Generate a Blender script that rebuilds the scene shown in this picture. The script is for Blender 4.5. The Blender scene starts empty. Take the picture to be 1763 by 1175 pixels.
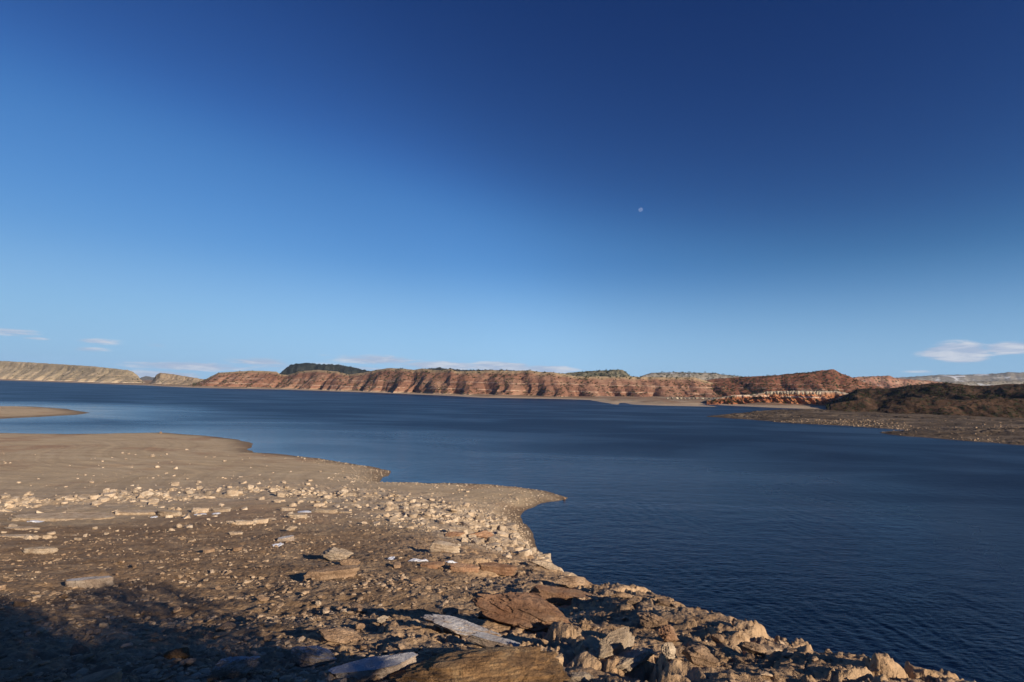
import bpy, math
import numpy as np
from mathutils import Matrix, Vector
C = bpy.context.scene
R = math.radians
rng = np.random.default_rng(7)

# ------------------------------------------------------------------ camera
W0, H0, F = 1763.0, 1175.0, 960.0
CX, CY = W0/2, H0/2
HC = 14.0                                   # eye height over the water
ROLL, PITCH = R(1.2), math.atan(78.5/960)
zc = np.array([math.sin(ROLL)*math.cos(PITCH), math.cos(ROLL)*math.cos(PITCH), -math.sin(PITCH)])
fw = np.array([0, 0, -1.0]); yc = fw - zc*fw.dot(zc); yc /= np.linalg.norm(yc)
xc = np.cross(yc, zc)
M3 = np.stack([xc, yc, zc])                 # rows: world axes in camera space
cam = bpy.data.cameras.new('camera'); co = bpy.data.objects.new('camera', cam)
C.collection.objects.link(co); C.camera = co
mw = Matrix([[*M3[0], 0], [*M3[1], 0], [*M3[2], 0], [0, 0, 0, 1]]); mw.translation = Vector((0, 0, HC))
co.matrix_world = mw
cam.sensor_width = 36; cam.lens = 36*F/W0; cam.clip_start = 0.1; cam.clip_end = 200000

# ------------------------------------------------------------------ light
SUN_AZ, SUN_EL = R(134), R(18.5)
EXPO = 0.42
sd = Vector((math.sin(SUN_AZ)*math.cos(SUN_EL), math.cos(SUN_AZ)*math.cos(SUN_EL), math.sin(SUN_EL)))
sl = bpy.data.lights.new('sun', 'SUN'); sl.energy = 5.0; sl.angle = R(0.5); sl.color = (1.0, 0.84, 0.64)
so = bpy.data.objects.new('sun', sl); C.collection.objects.link(so)
so.rotation_euler = sd.to_track_quat('Z', 'Y').to_euler()
C.view_settings.view_transform = 'Standard'; C.view_settings.look = 'None'
C.view_settings.gamma = 1; C.view_settings.exposure = EXPO

world = bpy.data.worlds.new('World'); C.world = world; world.use_nodes = True
wt = world.node_tree; wn = wt.nodes; wl = wt.links; wn.clear()
def N(tree, t, **kw):
    n = tree.nodes.new(t)
    for k, v in kw.items():
        if k in ('op',): n.operation = v
        elif hasattr(n, k) and k not in ('inputs',): setattr(n, k, v)
    return n
def link(tree, a, b): tree.links.new(a, b)
def math_n(tree, op, a, b=None, c=None, clamp=False):
    n = tree.nodes.new('ShaderNodeMath'); n.operation = op; n.use_clamp = clamp
    for i, v in enumerate((a, b, c)):
        if v is None: continue
        if isinstance(v, (int, float)): n.inputs[i].default_value = v
        else: tree.links.new(v, n.inputs[i])
    return n.outputs[0]
def mixc(tree, f, a, b, mode='MIX'):
    n = tree.nodes.new('ShaderNodeMix'); n.data_type = 'RGBA'; n.blend_type = mode
    for s, v in ((n.inputs[0], f), (n.inputs[6], a), (n.inputs[7], b)):
        if isinstance(v, (int, float)): s.default_value = v
        elif isinstance(v, (tuple, list)): s.default_value = (*v[:3], 1)
        else: tree.links.new(v, s)
    return n.outputs[2]
def sstep(tree, v, a, b):
    n = tree.nodes.new('ShaderNodeMapRange'); n.interpolation_type = 'SMOOTHSTEP'
    tree.links.new(v, n.inputs[0]); n.inputs[1].default_value = a; n.inputs[2].default_value = b
    n.inputs[3].default_value = 0; n.inputs[4].default_value = 1
    return n.outputs[0]
def noise(tree, vec, scale, detail=5, rough=0.55, dist=0.0, out=0):
    n = tree.nodes.new('ShaderNodeTexNoise'); n.inputs['Scale'].default_value = scale
    n.inputs['Detail'].default_value = detail; n.inputs['Roughness'].default_value = rough
    n.inputs['Distortion'].default_value = dist
    if vec is not None: tree.links.new(vec, n.inputs['Vector'])
    return n.outputs[out]
def vscale(tree, vec, s):
    n = tree.nodes.new('ShaderNodeVectorMath'); n.operation = 'MULTIPLY'
    tree.links.new(vec, n.inputs[0]); n.inputs[1].default_value = s
    return n.outputs[0]

sky = wn.new('ShaderNodeTexSky'); sky.sky_type = 'NISHITA'; sky.sun_disc = False
sky.sun_elevation = SUN_EL; sky.sun_rotation = SUN_AZ
sky.altitude = 1400; sky.air_density = 1.0; sky.dust_density = 0.0; sky.ozone_density = 6.0
tc = wn.new('ShaderNodeTexCoord'); sep = wn.new('ShaderNodeSeparateXYZ')
wl.new(tc.outputs['Generated'], sep.inputs[0])
# contrast and colour of a clear high-desert sky, as the camera's film curve and polariser give it
nrm = wn.new('ShaderNodeVectorMath'); nrm.operation = 'MULTIPLY'; nrm.inputs[1].default_value = (0.1, 0.1, 0.1)
wl.new(sky.outputs[0], nrm.inputs[0])
cu_ = wn.new('ShaderNodeRGBCurve'); wl.new(nrm.outputs[0], cu_.inputs['Color'])
for ch, pts in ((0, ((.048, .016), (.095, .080), (.227, .245), (.434, .37), (1, .46))), (1, ((.114, .060), (.227, .25), (.479, .51), (.70, .64), (1, .72))), (2, ((.279, .235), (.503, .60), (.815, .84), (1, .91)))):
    c = cu_.mapping.curves[ch]; c.points[0].location = (0, 0); c.points[1].location = pts[-1]
    for q in pts[:-1]: c.points.new(*q)
cu_.mapping.update()
dp = wn.new('ShaderNodeVectorMath'); dp.operation = 'DOT_PRODUCT'; dp.inputs[1].default_value = sd
wl.new(tc.outputs['Generated'], dp.inputs[0])
c2 = math_n(wt, 'MULTIPLY', dp.outputs['Value'], dp.outputs['Value'])
fcv = wn.new('ShaderNodeFloatCurve'); wl.new(c2, fcv.inputs['Value']); fc_ = fcv.mapping.curves[0]
fc_.points[0].location = (0, .86); fc_.points[1].location = (1, .70)
for q in ((.2, .90), (.36, .98), (.5, .94), (.64, .92), (.82, .84)): fc_.points.new(*q)
fcv.mapping.update(); pol = fcv.outputs[0]
hs = wn.new('ShaderNodeVectorMath'); hs.operation = 'SCALE'; wl.new(cu_.outputs[0], hs.inputs[0]); wl.new(pol, hs.inputs['Scale'])
# clouds, laid out by compass bearing and elevation
az = math_n(wt, 'ARCTAN2', sep.outputs[0], sep.outputs[1])
el = math_n(wt, 'ARCSINE', sep.outputs[2])
cv = wn.new('ShaderNodeCombineXYZ')
wl.new(math_n(wt, 'MULTIPLY', az, 14.0), cv.inputs[0]); wl.new(math_n(wt, 'MULTIPLY', el, 95.0), cv.inputs[1])
nz = noise(wt, cv.outputs[0], 1.0, 7, 0.62, 0.3)
def patch(a0, aw, e0, ew):
    a = math_n(wt, 'DIVIDE', math_n(wt, 'SUBTRACT', az, a0), aw); a = math_n(wt, 'MULTIPLY', a, a)
    e = math_n(wt, 'DIVIDE', math_n(wt, 'SUBTRACT', el, e0), ew); e = math_n(wt, 'MULTIPLY', e, e)
    s = math_n(wt, 'ADD', a, e)
    return math_n(wt, 'EXPONENT', math_n(wt, 'MULTIPLY', s, -1.0))
def pxdir(px, py):
    d = np.array([(px-CX)/F, (CY-py)/F, -1.0])
    w = M3 @ d
    return w/np.linalg.norm(w)
def azel(px, py):
    w = pxdir(px, py); return math.atan2(w[0], w[1]), math.asin(w[2])
cl = None
for px, py, wpx, hpx, amp in ((20, 572, 60, 9, .22), (60, 583, 40, 4, .17), (165, 588, 48, 6, .22), (150, 602, 40, 5, .21), (272, 595, 28, 4, .17),
                         (30, 615, 60, 5, .08), (330, 631, 110, 8, .30), (450, 623, 60, 8, .26), (650, 620, 75, 9, .30), (560, 634, 140, 8, .25), (270, 646, 80, 8, .34),
                         (560, 612, 30, 3, .12), (760, 630, 80, 8, .32), (860, 632, 60, 9, .38), (940, 637, 50, 8, .36),
                         (1585, 640, 40, 4, .13), (1645, 606, 62, 15, .46), (1745, 600, 70, 11, .36), (1660, 619, 50, 8, .28)):
    a0, e0 = azel(px, py); a1, _ = azel(px+wpx, py); _, e1 = azel(px, py-hpx)
    m = math_n(wt, 'MULTIPLY', patch(a0, abs(a1-a0), e0, abs(e1-e0)), amp)
    cl = m if cl is None else math_n(wt, 'MAXIMUM', cl, m)
cf = sstep(wt, math_n(wt, 'ADD', math_n(wt, 'MULTIPLY', cl, 1.9), nz), 0.64, 0.98)
cf = math_n(wt, 'MULTIPLY', cf, sstep(wt, cl, .03, .12))
cf = math_n(wt, 'MULTIPLY', cf, 0.85)
ccol = mixc(wt, sstep(wt, nz, 0.42, 0.66), (.42, .50, .66), (.70, .72, .78))
fin = wn.new('ShaderNodeVectorMath'); fin.operation = 'SCALE'; fin.inputs['Scale'].default_value = 10/2**EXPO
lowair = math_n(wt, 'MULTIPLY', sstep(wt, math_n(wt, 'ARCSINE', sep.outputs[2]), R(13), R(-1)), .75)
haz = wn.new('ShaderNodeVectorMath'); haz.operation = 'SCALE'; haz.inputs[0].default_value = (.36, .64, .97); wl.new(math_n(wt, 'MULTIPLY_ADD', pol, .75, .22), haz.inputs['Scale'])
skyc = mixc(wt, lowair, hs.outputs[0], haz.outputs[0])
wl.new(mixc(wt, cf, skyc, ccol), fin.inputs[0])
bg = wn.new('ShaderNodeBackground'); bg.inputs[1].default_value = 0.1
wl.new(fin.outputs[0], bg.inputs[0])
wo = wn.new('ShaderNodeOutputWorld'); wl.new(bg.outputs[0], wo.inputs[0])

# ------------------------------------------------------------------ helpers
def tag(o, label=None, cat=None, group=None, kind=None):
    if label: o['label'] = label
    if cat: o['category'] = cat
    if group: o['group'] = group
    if kind: o['kind'] = kind
    return o
def mesh_np(name, V, Fc, mat, smooth=True, attr=None):
    me = bpy.data.meshes.new(name); V = np.asarray(V, np.float32); Fc = np.asarray(Fc, np.int32)
    k = Fc.shape[1]
    me.vertices.add(len(V)); me.vertices.foreach_set('co', V.ravel())
    me.loops.add(Fc.size); me.loops.foreach_set('vertex_index', Fc.ravel())
    me.polygons.add(len(Fc)); me.polygons.foreach_set('loop_start', np.arange(len(Fc), dtype=np.int32)*k)
    me.polygons.foreach_set('loop_total', np.full(len(Fc), k, np.int32))
    me.update(calc_edges=True)
    me.polygons.foreach_set('use_smooth', np.full(len(Fc), smooth))
    if attr:
        for an, av in attr.items():
            a = me.attributes.new(an, 'FLOAT', 'POINT'); a.data.foreach_set('value', av.astype(np.float32).ravel())
    me.materials.append(mat); me.update()
    return me
def add(name, me, loc=(0, 0, 0), parent=None):
    o = bpy.data.objects.new(name, me); C.collection.objects.link(o); o.location = loc
    if parent: o.parent = parent
    return o
def grid_faces(nr, nc):
    i = np.arange(nr*nc).reshape(nr, nc)
    return np.stack([i[:-1, :-1], i[:-1, 1:], i[1:, 1:], i[1:, :-1]], -1).reshape(-1, 4)

def _h(ix, iy, iz, seed):
    n = (ix.astype(np.uint32)*np.uint32(374761393) + iy.astype(np.uint32)*np.uint32(668265263) + iz.astype(np.uint32)*np.uint32(2147483647 - 1013) + np.uint32(seed*7919+13))
    n = (n ^ (n >> np.uint32(13)))*np.uint32(1274126177)
    n = n ^ (n >> np.uint32(16))
    return (n & np.uint32(0xffffff)).astype(np.float64)/0xffffff
def vn2(x, y, seed=0):
    ix = np.floor(x).astype(np.int64); iy = np.floor(y).astype(np.int64); fx = x-ix; fy = y-iy
    fx = fx*fx*fx*(fx*(fx*6-15)+10); fy = fy*fy*fy*(fy*(fy*6-15)+10); z = np.zeros_like(ix)
    a = _h(ix, iy, z, seed); b = _h(ix+1, iy, z, seed); c = _h(ix, iy+1, z, seed); d = _h(ix+1, iy+1, z, seed)
    return (a+(b-a)*fx)*(1-fy)+(c+(d-c)*fx)*fy - 0.5
def fbm2(x, y, oc=5, seed=0, g=0.5, ridged=False):
    s = 0; a = 1.0; t = 0
    for o in range(oc):
        ca, sa = math.cos(o*0.9+seed), math.sin(o*0.9+seed)
        n = vn2((x*ca-y*sa)*2**o+o*17.3, (x*sa+y*ca)*2**o+o*9.1, seed+o)*2
        if ridged: n = 1-2*np.abs(n)
        s = s + a*n; t += a; a *= g
    return s/t
def vn3(x, y, z, seed=0):
    ix = np.floor(x).astype(np.int64); iy = np.floor(y).astype(np.int64); iz = np.floor(z).astype(np.int64)
    fx = x-ix; fy = y-iy; fz = z-iz
    fx = fx*fx*(3-2*fx); fy = fy*fy*(3-2*fy); fz = fz*fz*(3-2*fz)
    r = 0
    for dx in (0, 1):
        for dy in (0, 1):
            for dz in (0, 1):
                r = r + _h(ix+dx, iy+dy, iz+dz, seed)*(fx if dx else 1-fx)*(fy if dy else 1-fy)*(fz if dz else 1-fz)
    return r-0.5
def fbm3(p, sc, oc=4, seed=0):
    s = 0; a = 1.0
    for o in range(oc):
        s = s + a*2*vn3(p[:, 0]*sc*2**o+o*3.7, p[:, 1]*sc*2**o+o*5.1, p[:, 2]*sc*2**o+o*1.3, seed+o); a *= 0.5
    return s/2
def worley(x, y, seed=0):
    """nearest, second-nearest distance and a random number per cell"""
    ix = np.floor(x).astype(np.int64); iy = np.floor(y).astype(np.int64)
    f1 = np.full(x.shape, 9.0); f2 = np.full(x.shape, 9.0); cid = np.zeros(x.shape); ox = np.zeros(x.shape); oy = np.zeros(x.shape)
    z = np.zeros_like(ix)
    for dx in (-1, 0, 1):
        for dy in (-1, 0, 1):
            cx = ix+dx; cy = iy+dy
            qx = cx+_h(cx, cy, z, seed); qy = cy+_h(cx, cy, z+1, seed)
            d = np.hypot(qx-x, qy-y); n = d < f1
            f2 = np.where(n, f1, np.minimum(f2, d)); f1 = np.where(n, d, f1)
            cid = np.where(n, _h(cx, cy, z+2, seed), cid); ox = np.where(n, x-qx, ox); oy = np.where(n, y-qy, oy)
    return f1, f2, cid, ox, oy
def ss(a, b, v):
    t = np.clip((v-a)/(b-a), 0, 1); return t*t*(3-2*t)
def ray(px, py):
    """x per y, z-slope per y for picture points (arrays)"""
    d = np.stack([(np.asarray(px, float)-CX)/F, (CY-np.asarray(py, float))/F, -np.ones(np.shape(px))], -1)
    w = d @ M3.T
    return w[..., 0]/w[..., 1], w[..., 2]/w[..., 1]
def onz(px, py, z=0.0):
    a, b = ray(px, py); y = (z-HC)/b
    return np.array([a*y, y])

# ------------------------------------------------------------------ near land: shoreline and heights
shore_px = [(0, 746), (60, 747), (120, 747.5), (200, 746), (280, 745), (350, 750), (400, 756), (425, 763), (436, 769), (427, 775), (440, 779), (480, 782), (520, 786), (560, 791), (600, 797),
            (640, 803), (671, 811), (667, 818), (657, 825), (654, 830.5), (700, 831), (760, 832), (830, 834), (890, 838), (940, 845), (978, 857), (965, 862), (935, 867), (908, 877), (897, 888), (902, 900), (912, 915), (930, 945)]
main = [tuple(onz(*p)) for p in shore_px] + [(5, 40), (8, 30), (10, 20), (11.5, 12), (14, 4), (18, -6), (30, -30), (70, -120), (-620, -120), (-620, 100), (-400, 105), (-250, 125)]
spit = [tuple(onz(*p)) for p in [(0, 700), (60, 700.5), (110, 704), (153, 711), (130, 714.5), (70, 718), (0, 721.5)]] + [(-300, 165), (-620, 170), (-620, 290), (-330, 262)]
def sdist(P, poly):
    x, y = P; d = np.full(x.shape, 1e9); ins = np.zeros(x.shape, bool); n = len(poly)
    for i in range(n):
        (x0, y0), (x1, y1) = poly[i], poly[(i+1) % n]
        ex, ey = x1-x0, y1-y0; t = np.clip(((x-x0)*ex+(y-y0)*ey)/(ex*ex+ey*ey), 0, 1)
        d = np.minimum(d, (x-x0-t*ex)**2+(y-y0-t*ey)**2)
        if y0 != y1: ins ^= ((y0 > y) != (y1 > y)) & (x < ex*(y-y0)/ey+x0)
    return np.where(ins, 1, -1)*np.sqrt(d)
ctrl_px = [(0, 780, .8), (200, 780, .8), (400, 785, .45), (0, 830, 1.5), (200, 830, 1.4), (400, 815, .9), (550, 812, .5), (620, 822, .3),
           (0, 858, 2.5), (200, 852, 2.3), (400, 836, 1.6), (550, 836, 1.2), (680, 842, .9),
           (0, 900, 3.9), (200, 890, 3.6), (400, 870, 2.9), (550, 865, 2.5), (700, 875, 2.1), (790, 880, 1.5), (845, 885, .7),
           (900, 855, .35), (850, 850, .4), (780, 846, .45), (885, 893, .45), (875, 910, 1.0), (900, 925, 1.1), (830, 905, 1.7),
           (0, 950, 6.0), (200, 940, 5.8), (400, 920, 5.3), (550, 920, 5.2), (700, 920, 4.9), (800, 930, 4.2), (880, 950, 3.2), (925, 968, 3.0),
           (0, 1005, 7.9), (200, 1000, 7.7), (400, 980, 7.4), (575, 985, 7.6), (700, 980, 7.5), (850, 990, 7.1), (962, 984, 5.4),
           (0, 1080, 9.6), (200, 1080, 9.6), (400, 1050, 9.2), (600, 1060, 9.6), (800, 1060, 9.6), (950, 1040, 8.8), (1030, 1016, 7.2),
           (0, 1175, 10.8), (300, 1175, 11), (600, 1175, 11.1), (880, 1175, 11.25), (1200, 1175, 11.3), (1500, 1180, 11.15),
           (900, 1120, 10.65), (1100, 1100, 10.3), (1160, 1050, 8.7), (1270, 1095, 9.75), (1400, 1132, 10.3), (1300, 1150, 10.8), (1560, 1178, 10.8), (1680, 1192, 11.0), (1763, 1270, 10.6)]
ctrl = [(*onz(px, py, z), z) for px, py, z in ctrl_px]
ctrl += [(0, 0, 12.35), (-4, 1, 12.2), (3, 1, 12.0), (-5, -6, 12.8), (5, -6, 11.4), (6.2, 8.2, 7.9), (5.7, 6.5, 9.0), (6.3, 5.3, 8.8), (2.5, 3.4, 11.6), (4.1, 4.9, 11.0), (5.0, 5.0, 10.3), (4.4, 3.2, 11.2), (5.6, 3.2, 9.9), (4.6, 7.0, 10.3), (4.5, 1.0, 11.6), (0, -15, 13.4), (-20, -10, 12.4), (14, -8, 8.0), (7.2, 2, 8.8), (10.5, 3, 6.0), (-30, 5, 9.5), (-80, -20, 10), (-100, 20, 6.5), (0, -60, 15), (-80, -90, 15),
          (9.0, 8, 5), (7.6, 12, 5), (6.5, 20, 4), (5.6, 28, 3), (4.0, 38, 1.6), (-110, 70, 3.0), (-170, 70, 3), (-60, 8, 8.5)]
ctrl = np.array(ctrl)
def warp(x, y):
    r = np.hypot(x, y)+1e-6; k = np.log1p(r/3)/r; return x*k, y*k
def tpsk(d2): return np.where(d2 > 1e-12, 0.5*d2*np.log(np.maximum(d2, 1e-12)), 0)
cu, cw = warp(ctrl[:, 0], ctrl[:, 1]); nn = len(ctrl)
K = tpsk((cu[:, None]-cu)**2+(cw[:, None]-cw)**2)+np.eye(nn)*5e-5
Pm = np.stack([np.ones(nn), cu, cw], 1)
A = np.block([[K, Pm], [Pm.T, np.zeros((3, 3))]])
sol = np.linalg.solve(A, np.concatenate([ctrl[:, 2], np.zeros(3)]))
def tps(x, y):
    u, w = warp(x, y); s = sol[nn]+sol[nn+1]*u+sol[nn+2]*w
    for i in range(nn): s = s + sol[i]*tpsk((u-cu[i])**2+(w-cw[i])**2)
    return s
def pix(x, y, z):
    p = np.stack([x, y, z-HC], -1) @ M3
    return CX+F*p[..., 0]/-p[..., 2], CY-F*p[..., 1]/-p[..., 2]
def seg_d(x, y, pts):
    d = np.full(x.shape, 1e9)
    for (x0, y0), (x1, y1) in zip(pts[:-1], pts[1:]):
        ex, ey = x1-x0, y1-y0; t = np.clip(((x-x0)*ex+(y-y0)*ey)/(ex*ex+ey*ey), 0, 1)
        d = np.minimum(d, np.hypot(x-x0-t*ex, y-y0-t*ey))
    return d
# the line of the stony belt, and the rocky rim above the water, in metres on the ground
belt_line = [tuple(onz(*p)) for p in [(-300, 885, 3.2), (0, 868, 3.0), (200, 860, 2.7), (400, 846, 2.1), (560, 848, 1.8), (700, 862, 1.7), (800, 890, 1.9), (870, 930, 2.3), (930, 975, 2.9)]]
rim_line = [tuple(onz(*p)) for p in [(930, 975, 3.0), (1000, 1005, 6.2), (1060, 1035, 7.9), (1160, 1065, 9.0), (1270, 1105, 9.8), (1400, 1135, 10.4), (1600, 1180, 11.1)]]
rock2 = [tuple(onz(*p)) for p in [(760, 950, 5.3), (880, 1000, 6.8), (960, 1060, 8.8), (900, 1120, 10.6), (780, 1100, 10.2), (1100, 1150, 11.0)]]
belt2 = [tuple(onz(*p)) for p in [(720, 872, 2.0), (800, 905, 2.2), (870, 940, 2.6), (900, 965, 3.3)]]
def masks(x, y):
    r = np.hypot(x, y)
    mb = np.maximum(np.exp(-(seg_d(x, y, belt_line)/(0.105*r))**2), np.exp(-(seg_d(x, y, belt2)/(0.13*r))**2))
    mr = np.maximum(np.exp(-(seg_d(x, y, rim_line)/(0.8+0.09*r))**2), 0.9*np.exp(-(seg_d(x, y, rock2)/(0.9+0.06*r))**2))
    return mb, mr
def terrain(x, y, full=False):
    x = np.asarray(x, float); y = np.asarray(y, float)
    d = np.maximum(sdist((x, y), main), sdist((x, y), spit))
    wob = fbm2(x*0.35, y*0.35, 3, 3)*0.5 + fbm2(x*.05, y*.05, 3, 8)*1.2*ss(60, 140, np.hypot(x, y))
    d = d + wob
    T = np.maximum(tps(x, y), 0.12)
    dm = sdist((x, y), spit); T = np.where(dm > -8, np.minimum(0.10+0.022*np.maximum(dm, 0), 1.2), T)
    r = np.hypot(x, y)
    k = ss(0.0, 1.0, np.clip(d, 0, None)/(1.0+0.04*r))
    z = T*k + (1-k)*0.06*d
    z = np.where(d < 0, np.maximum(0.25*d, -3), z)
    land = ss(0.0, 2.5, d)
    mb, mr = masks(x, y)
    flat = 1-np.clip(mb+mr, 0, 1)
    # soil undulation and small gravel relief
    z = z + land*(fbm2(x*0.25, y*0.25, 4, 11)*0.22*np.clip(T/4, .15, 1) + fbm2(x*1.7, y*1.7, 4, 12)*0.055*np.clip(T/4, .25, 1))
    z = z + land*ss(2.2, 4.5, T)*(fbm2(x*6.5, y*9.5, 3, 31)*0.04+fbm2(x*2.6+y*1.0, y*4.5, 4, 33, .55, True)*.055)
    z = z + land*(1-ss(1.6, 3.0, T))*(vn2(d*.55+.6*fbm2(x*.05, y*.1, 3, 35), d*0, 36)*.12+vn2(d*1.9+fbm2(x*.1, y*.2, 3, 37), d*0, 38)*.035+fbm2(x*.8, y*1.6, 4, 39)*.04)
    # belt: broken ledges
    f1, f2, cid, ox, oy = worley(x*0.50+0.25*fbm2(x*.5, y*.5, 3, 21), y*0.75+0.25*fbm2(x*.5+9, y*.5, 3, 22), 5)
    z = z + land*mb*((cid-0.35)*0.38*ss(0.02, 0.14, f2-f1) + fbm2(x*2.2, y*2.2, 3, 14)*0.09)
    # rim: blocky bedrock, tilted plates with joints, two sizes
    wx = x+0.45*fbm2(x*.9, y*.9, 4, 23); wy = y+0.45*fbm2(x*.9+5, y*.9+7, 4, 24)
    ca, sa = math.cos(-0.5), math.sin(-0.5); ax = wx*ca-wy*sa; ay = wx*sa+wy*ca
    f1, f2, cid, ox, oy = worley(ax*0.42, ay*0.8, 6)
    g1, g2, gid, gx, gy = worley(ax*1.5+3, ay*2.2, 9)
    slope = .10*x+.02*y                       # bedding dips gently
    q = z + slope + 0.22*fbm2(x*.55, y*.55, 4, 27) + (cid-.5)*.14 + (gid-.5)*.05
    def terr(v, h, a0):
        t = v/h; fl = np.floor(t); fr = t-fl; return h*(fl+ss(a0, 1, fr)+.12*fr)
    tz = .60*(terr(q, .30, .80)-q) + .22*(terr(q+.07, .11, .7)-q)
    crack = -.09*ss(.06, 0, f2-f1) - .05*ss(.05, 0, g2-g1)
    lump = ss(.6, .95, cid)*.10*ss(.0, .2, f2-f1) + ss(.7, .95, gid)*.03*ss(0, .18, g2-g1)
    z = z + land*mr*((cid-.5)*.10 + (gid-.5)*.05 + tz + crack + lump + fbm2(x*2.3, y*2.3, 5, 25, .55, True)*.04 + fbm2(x*9, y*9, 3, 26, .6, True)*.016)
    if full: return z, d, mb, mr, cid
    return z
def hit(px, py):
    """where the view ray through a picture point meets the near land"""
    a, b = ray(px, py); ys = np.geomspace(1.5, 320, 700)
    zt = terrain(a*ys, ys); zr = HC+b*ys
    i = np.argmax(zr < zt); i = max(i, 1)
    y0, y1 = ys[i-1], ys[i]; f0 = HC+b*y0-zt[i-1]; f1 = HC+b*y1-zt[i]
    t = f0/(f0-f1+1e-9); y = y0+(y1-y0)*t
    return np.array([a*y, y, float(terrain(np.array([a*y]), np.array([y]))[0])])

# ------------------------------------------------------------------ materials
def mat(name):
    m = bpy.data.materials.new(name); m.use_nodes = True; t = m.node_tree
    p = t.nodes['Principled BSDF']; p.inputs['Roughness'].default_value = 0.95
    p.inputs['Specular IOR Level'].default_value = 0.15
    return m, t, p
def pos(t):
    g = t.nodes.new('ShaderNodeNewGeometry'); return g.outputs['Position'], g.outputs['Normal']
def ramp(t, fac, stops):
    r = t.nodes.new('ShaderNodeValToRGB'); e = r.color_ramp.elements
    while len(e) < len(stops): e.new(0.5)
    for i, (p, c) in enumerate(stops): e[i].position = p; e[i].color = (*c, 1)
    t.links.new(fac, r.inputs[0]); return r.outputs[0]
def bump(t, p, h, strength, dist, prev=None):
    b = t.nodes.new('ShaderNodeBump'); b.inputs['Strength'].default_value = strength; b.inputs['Distance'].default_value = dist
    t.links.new(h, b.inputs['Height'])
    if prev is not None: t.links.new(prev, b.inputs['Normal'])
    t.links.new(b.outputs[0], p.inputs['Normal']); return b.outputs[0]
def attr(t, n):
    a = t.nodes.new('ShaderNodeAttribute'); a.attribute_name = n; return a.outputs['Fac']

def ground_mat():
    m, t, p = mat('shore_soil'); P, Nn = pos(t)
    big = noise(t, P, 0.06, 5, .6); med = noise(t, P, 0.7, 6, .62); fine = noise(t, P, 9.0, 5, .7)
    streak = noise(t, vscale(t, P, (0.08, 0.5, 0.5)), 1.0, 6, .65)
    sand = ramp(t, streak, [(0.30, (.40, .30, .19)), (0.52, (.48, .37, .24)), (0.72, (.55, .44, .30))])
    red = sstep(t, big, 0.50, 0.66)
    sand = mixc(t, math_n(t, 'MULTIPLY', red, .55), sand, (.30, .165, .10))
    brown = ramp(t, med, [(0.30, (.185, .12, .072)), (0.5, (.28, .188, .112)), (0.72, (.38, .275, .175))])
    col = mixc(t, attr(t, 'high'), sand, brown)
    pale = ramp(t, med, [(0.3, (.33, .245, .165)), (0.5, (.44, .34, .235)), (0.7, (.52, .43, .32))])
    bed = ramp(t, noise(t, P, 0.9, 7, .65, .6), [(0.30, (.26, .165, .095)), (0.45, (.38, .255, .155)), (0.60, (.46, .325, .205)), (0.75, (.52, .41, .29))])
    col = mixc(t, attr(t, 'belt'), col, pale); col = mixc(t, attr(t, 'rim'), col, bed)
    vo = t.nodes.new('ShaderNodeTexVoronoi'); vo.inputs['Scale'].default_value = 11; t.links.new(P, vo.inputs['Vector'])
    chip = sstep(t, math_n(t, 'ADD', vo.outputs['Distance'], math_n(t, 'MULTIPLY', fine, .3)), .42, .25)
    col = mixc(t, math_n(t, 'MULTIPLY', chip, .32), col, (.46, .37, .27))
    col = mixc(t, .55, col, ramp(t, fine, [(0.25, (.25, .25, .25)), (0.75, (.8, .8, .8))]), 'OVERLAY')
    sdv = math_n(t, 'ADD', attr(t, 'inland'), math_n(t, 'MULTIPLY', math_n(t, 'SUBTRACT', med, .5), .9))
    ln = t.nodes.new('ShaderNodeTexNoise'); ln.noise_dimensions = '1D'; ln.inputs['Scale'].default_value = .55; ln.inputs['Detail'].default_value = 5; ln.inputs['Roughness'].default_value = .7; t.links.new(sdv, ln.inputs['W'])
    flatm = math_n(t, 'SUBTRACT', 1.0, attr(t, 'high'), clamp=True)
    col = mixc(t, math_n(t, 'MULTIPLY', flatm, .32), col, ramp(t, ln.outputs[0], [(0.30, (.30, .29, .28)), (0.5, (.5, .5, .5)), (0.68, (.66, .65, .62))]), 'OVERLAY')
    wet = attr(t, 'wet'); col = mixc(t, wet, col, (.10, .065, .045))
    t.links.new(col, p.inputs['Base Color'])
    b0 = bump(t, p, noise(t, P, 3.2, 6, .68), .7, .12); b1 = bump(t, p, fine, 0.7, 0.045, b0); b2 = bump(t, p, noise(t, P, 40, 3, .6), .5, .012, b1)
    bump(t, p, vo.outputs['Distance'], .35, .05, b2)
    return m
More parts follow.
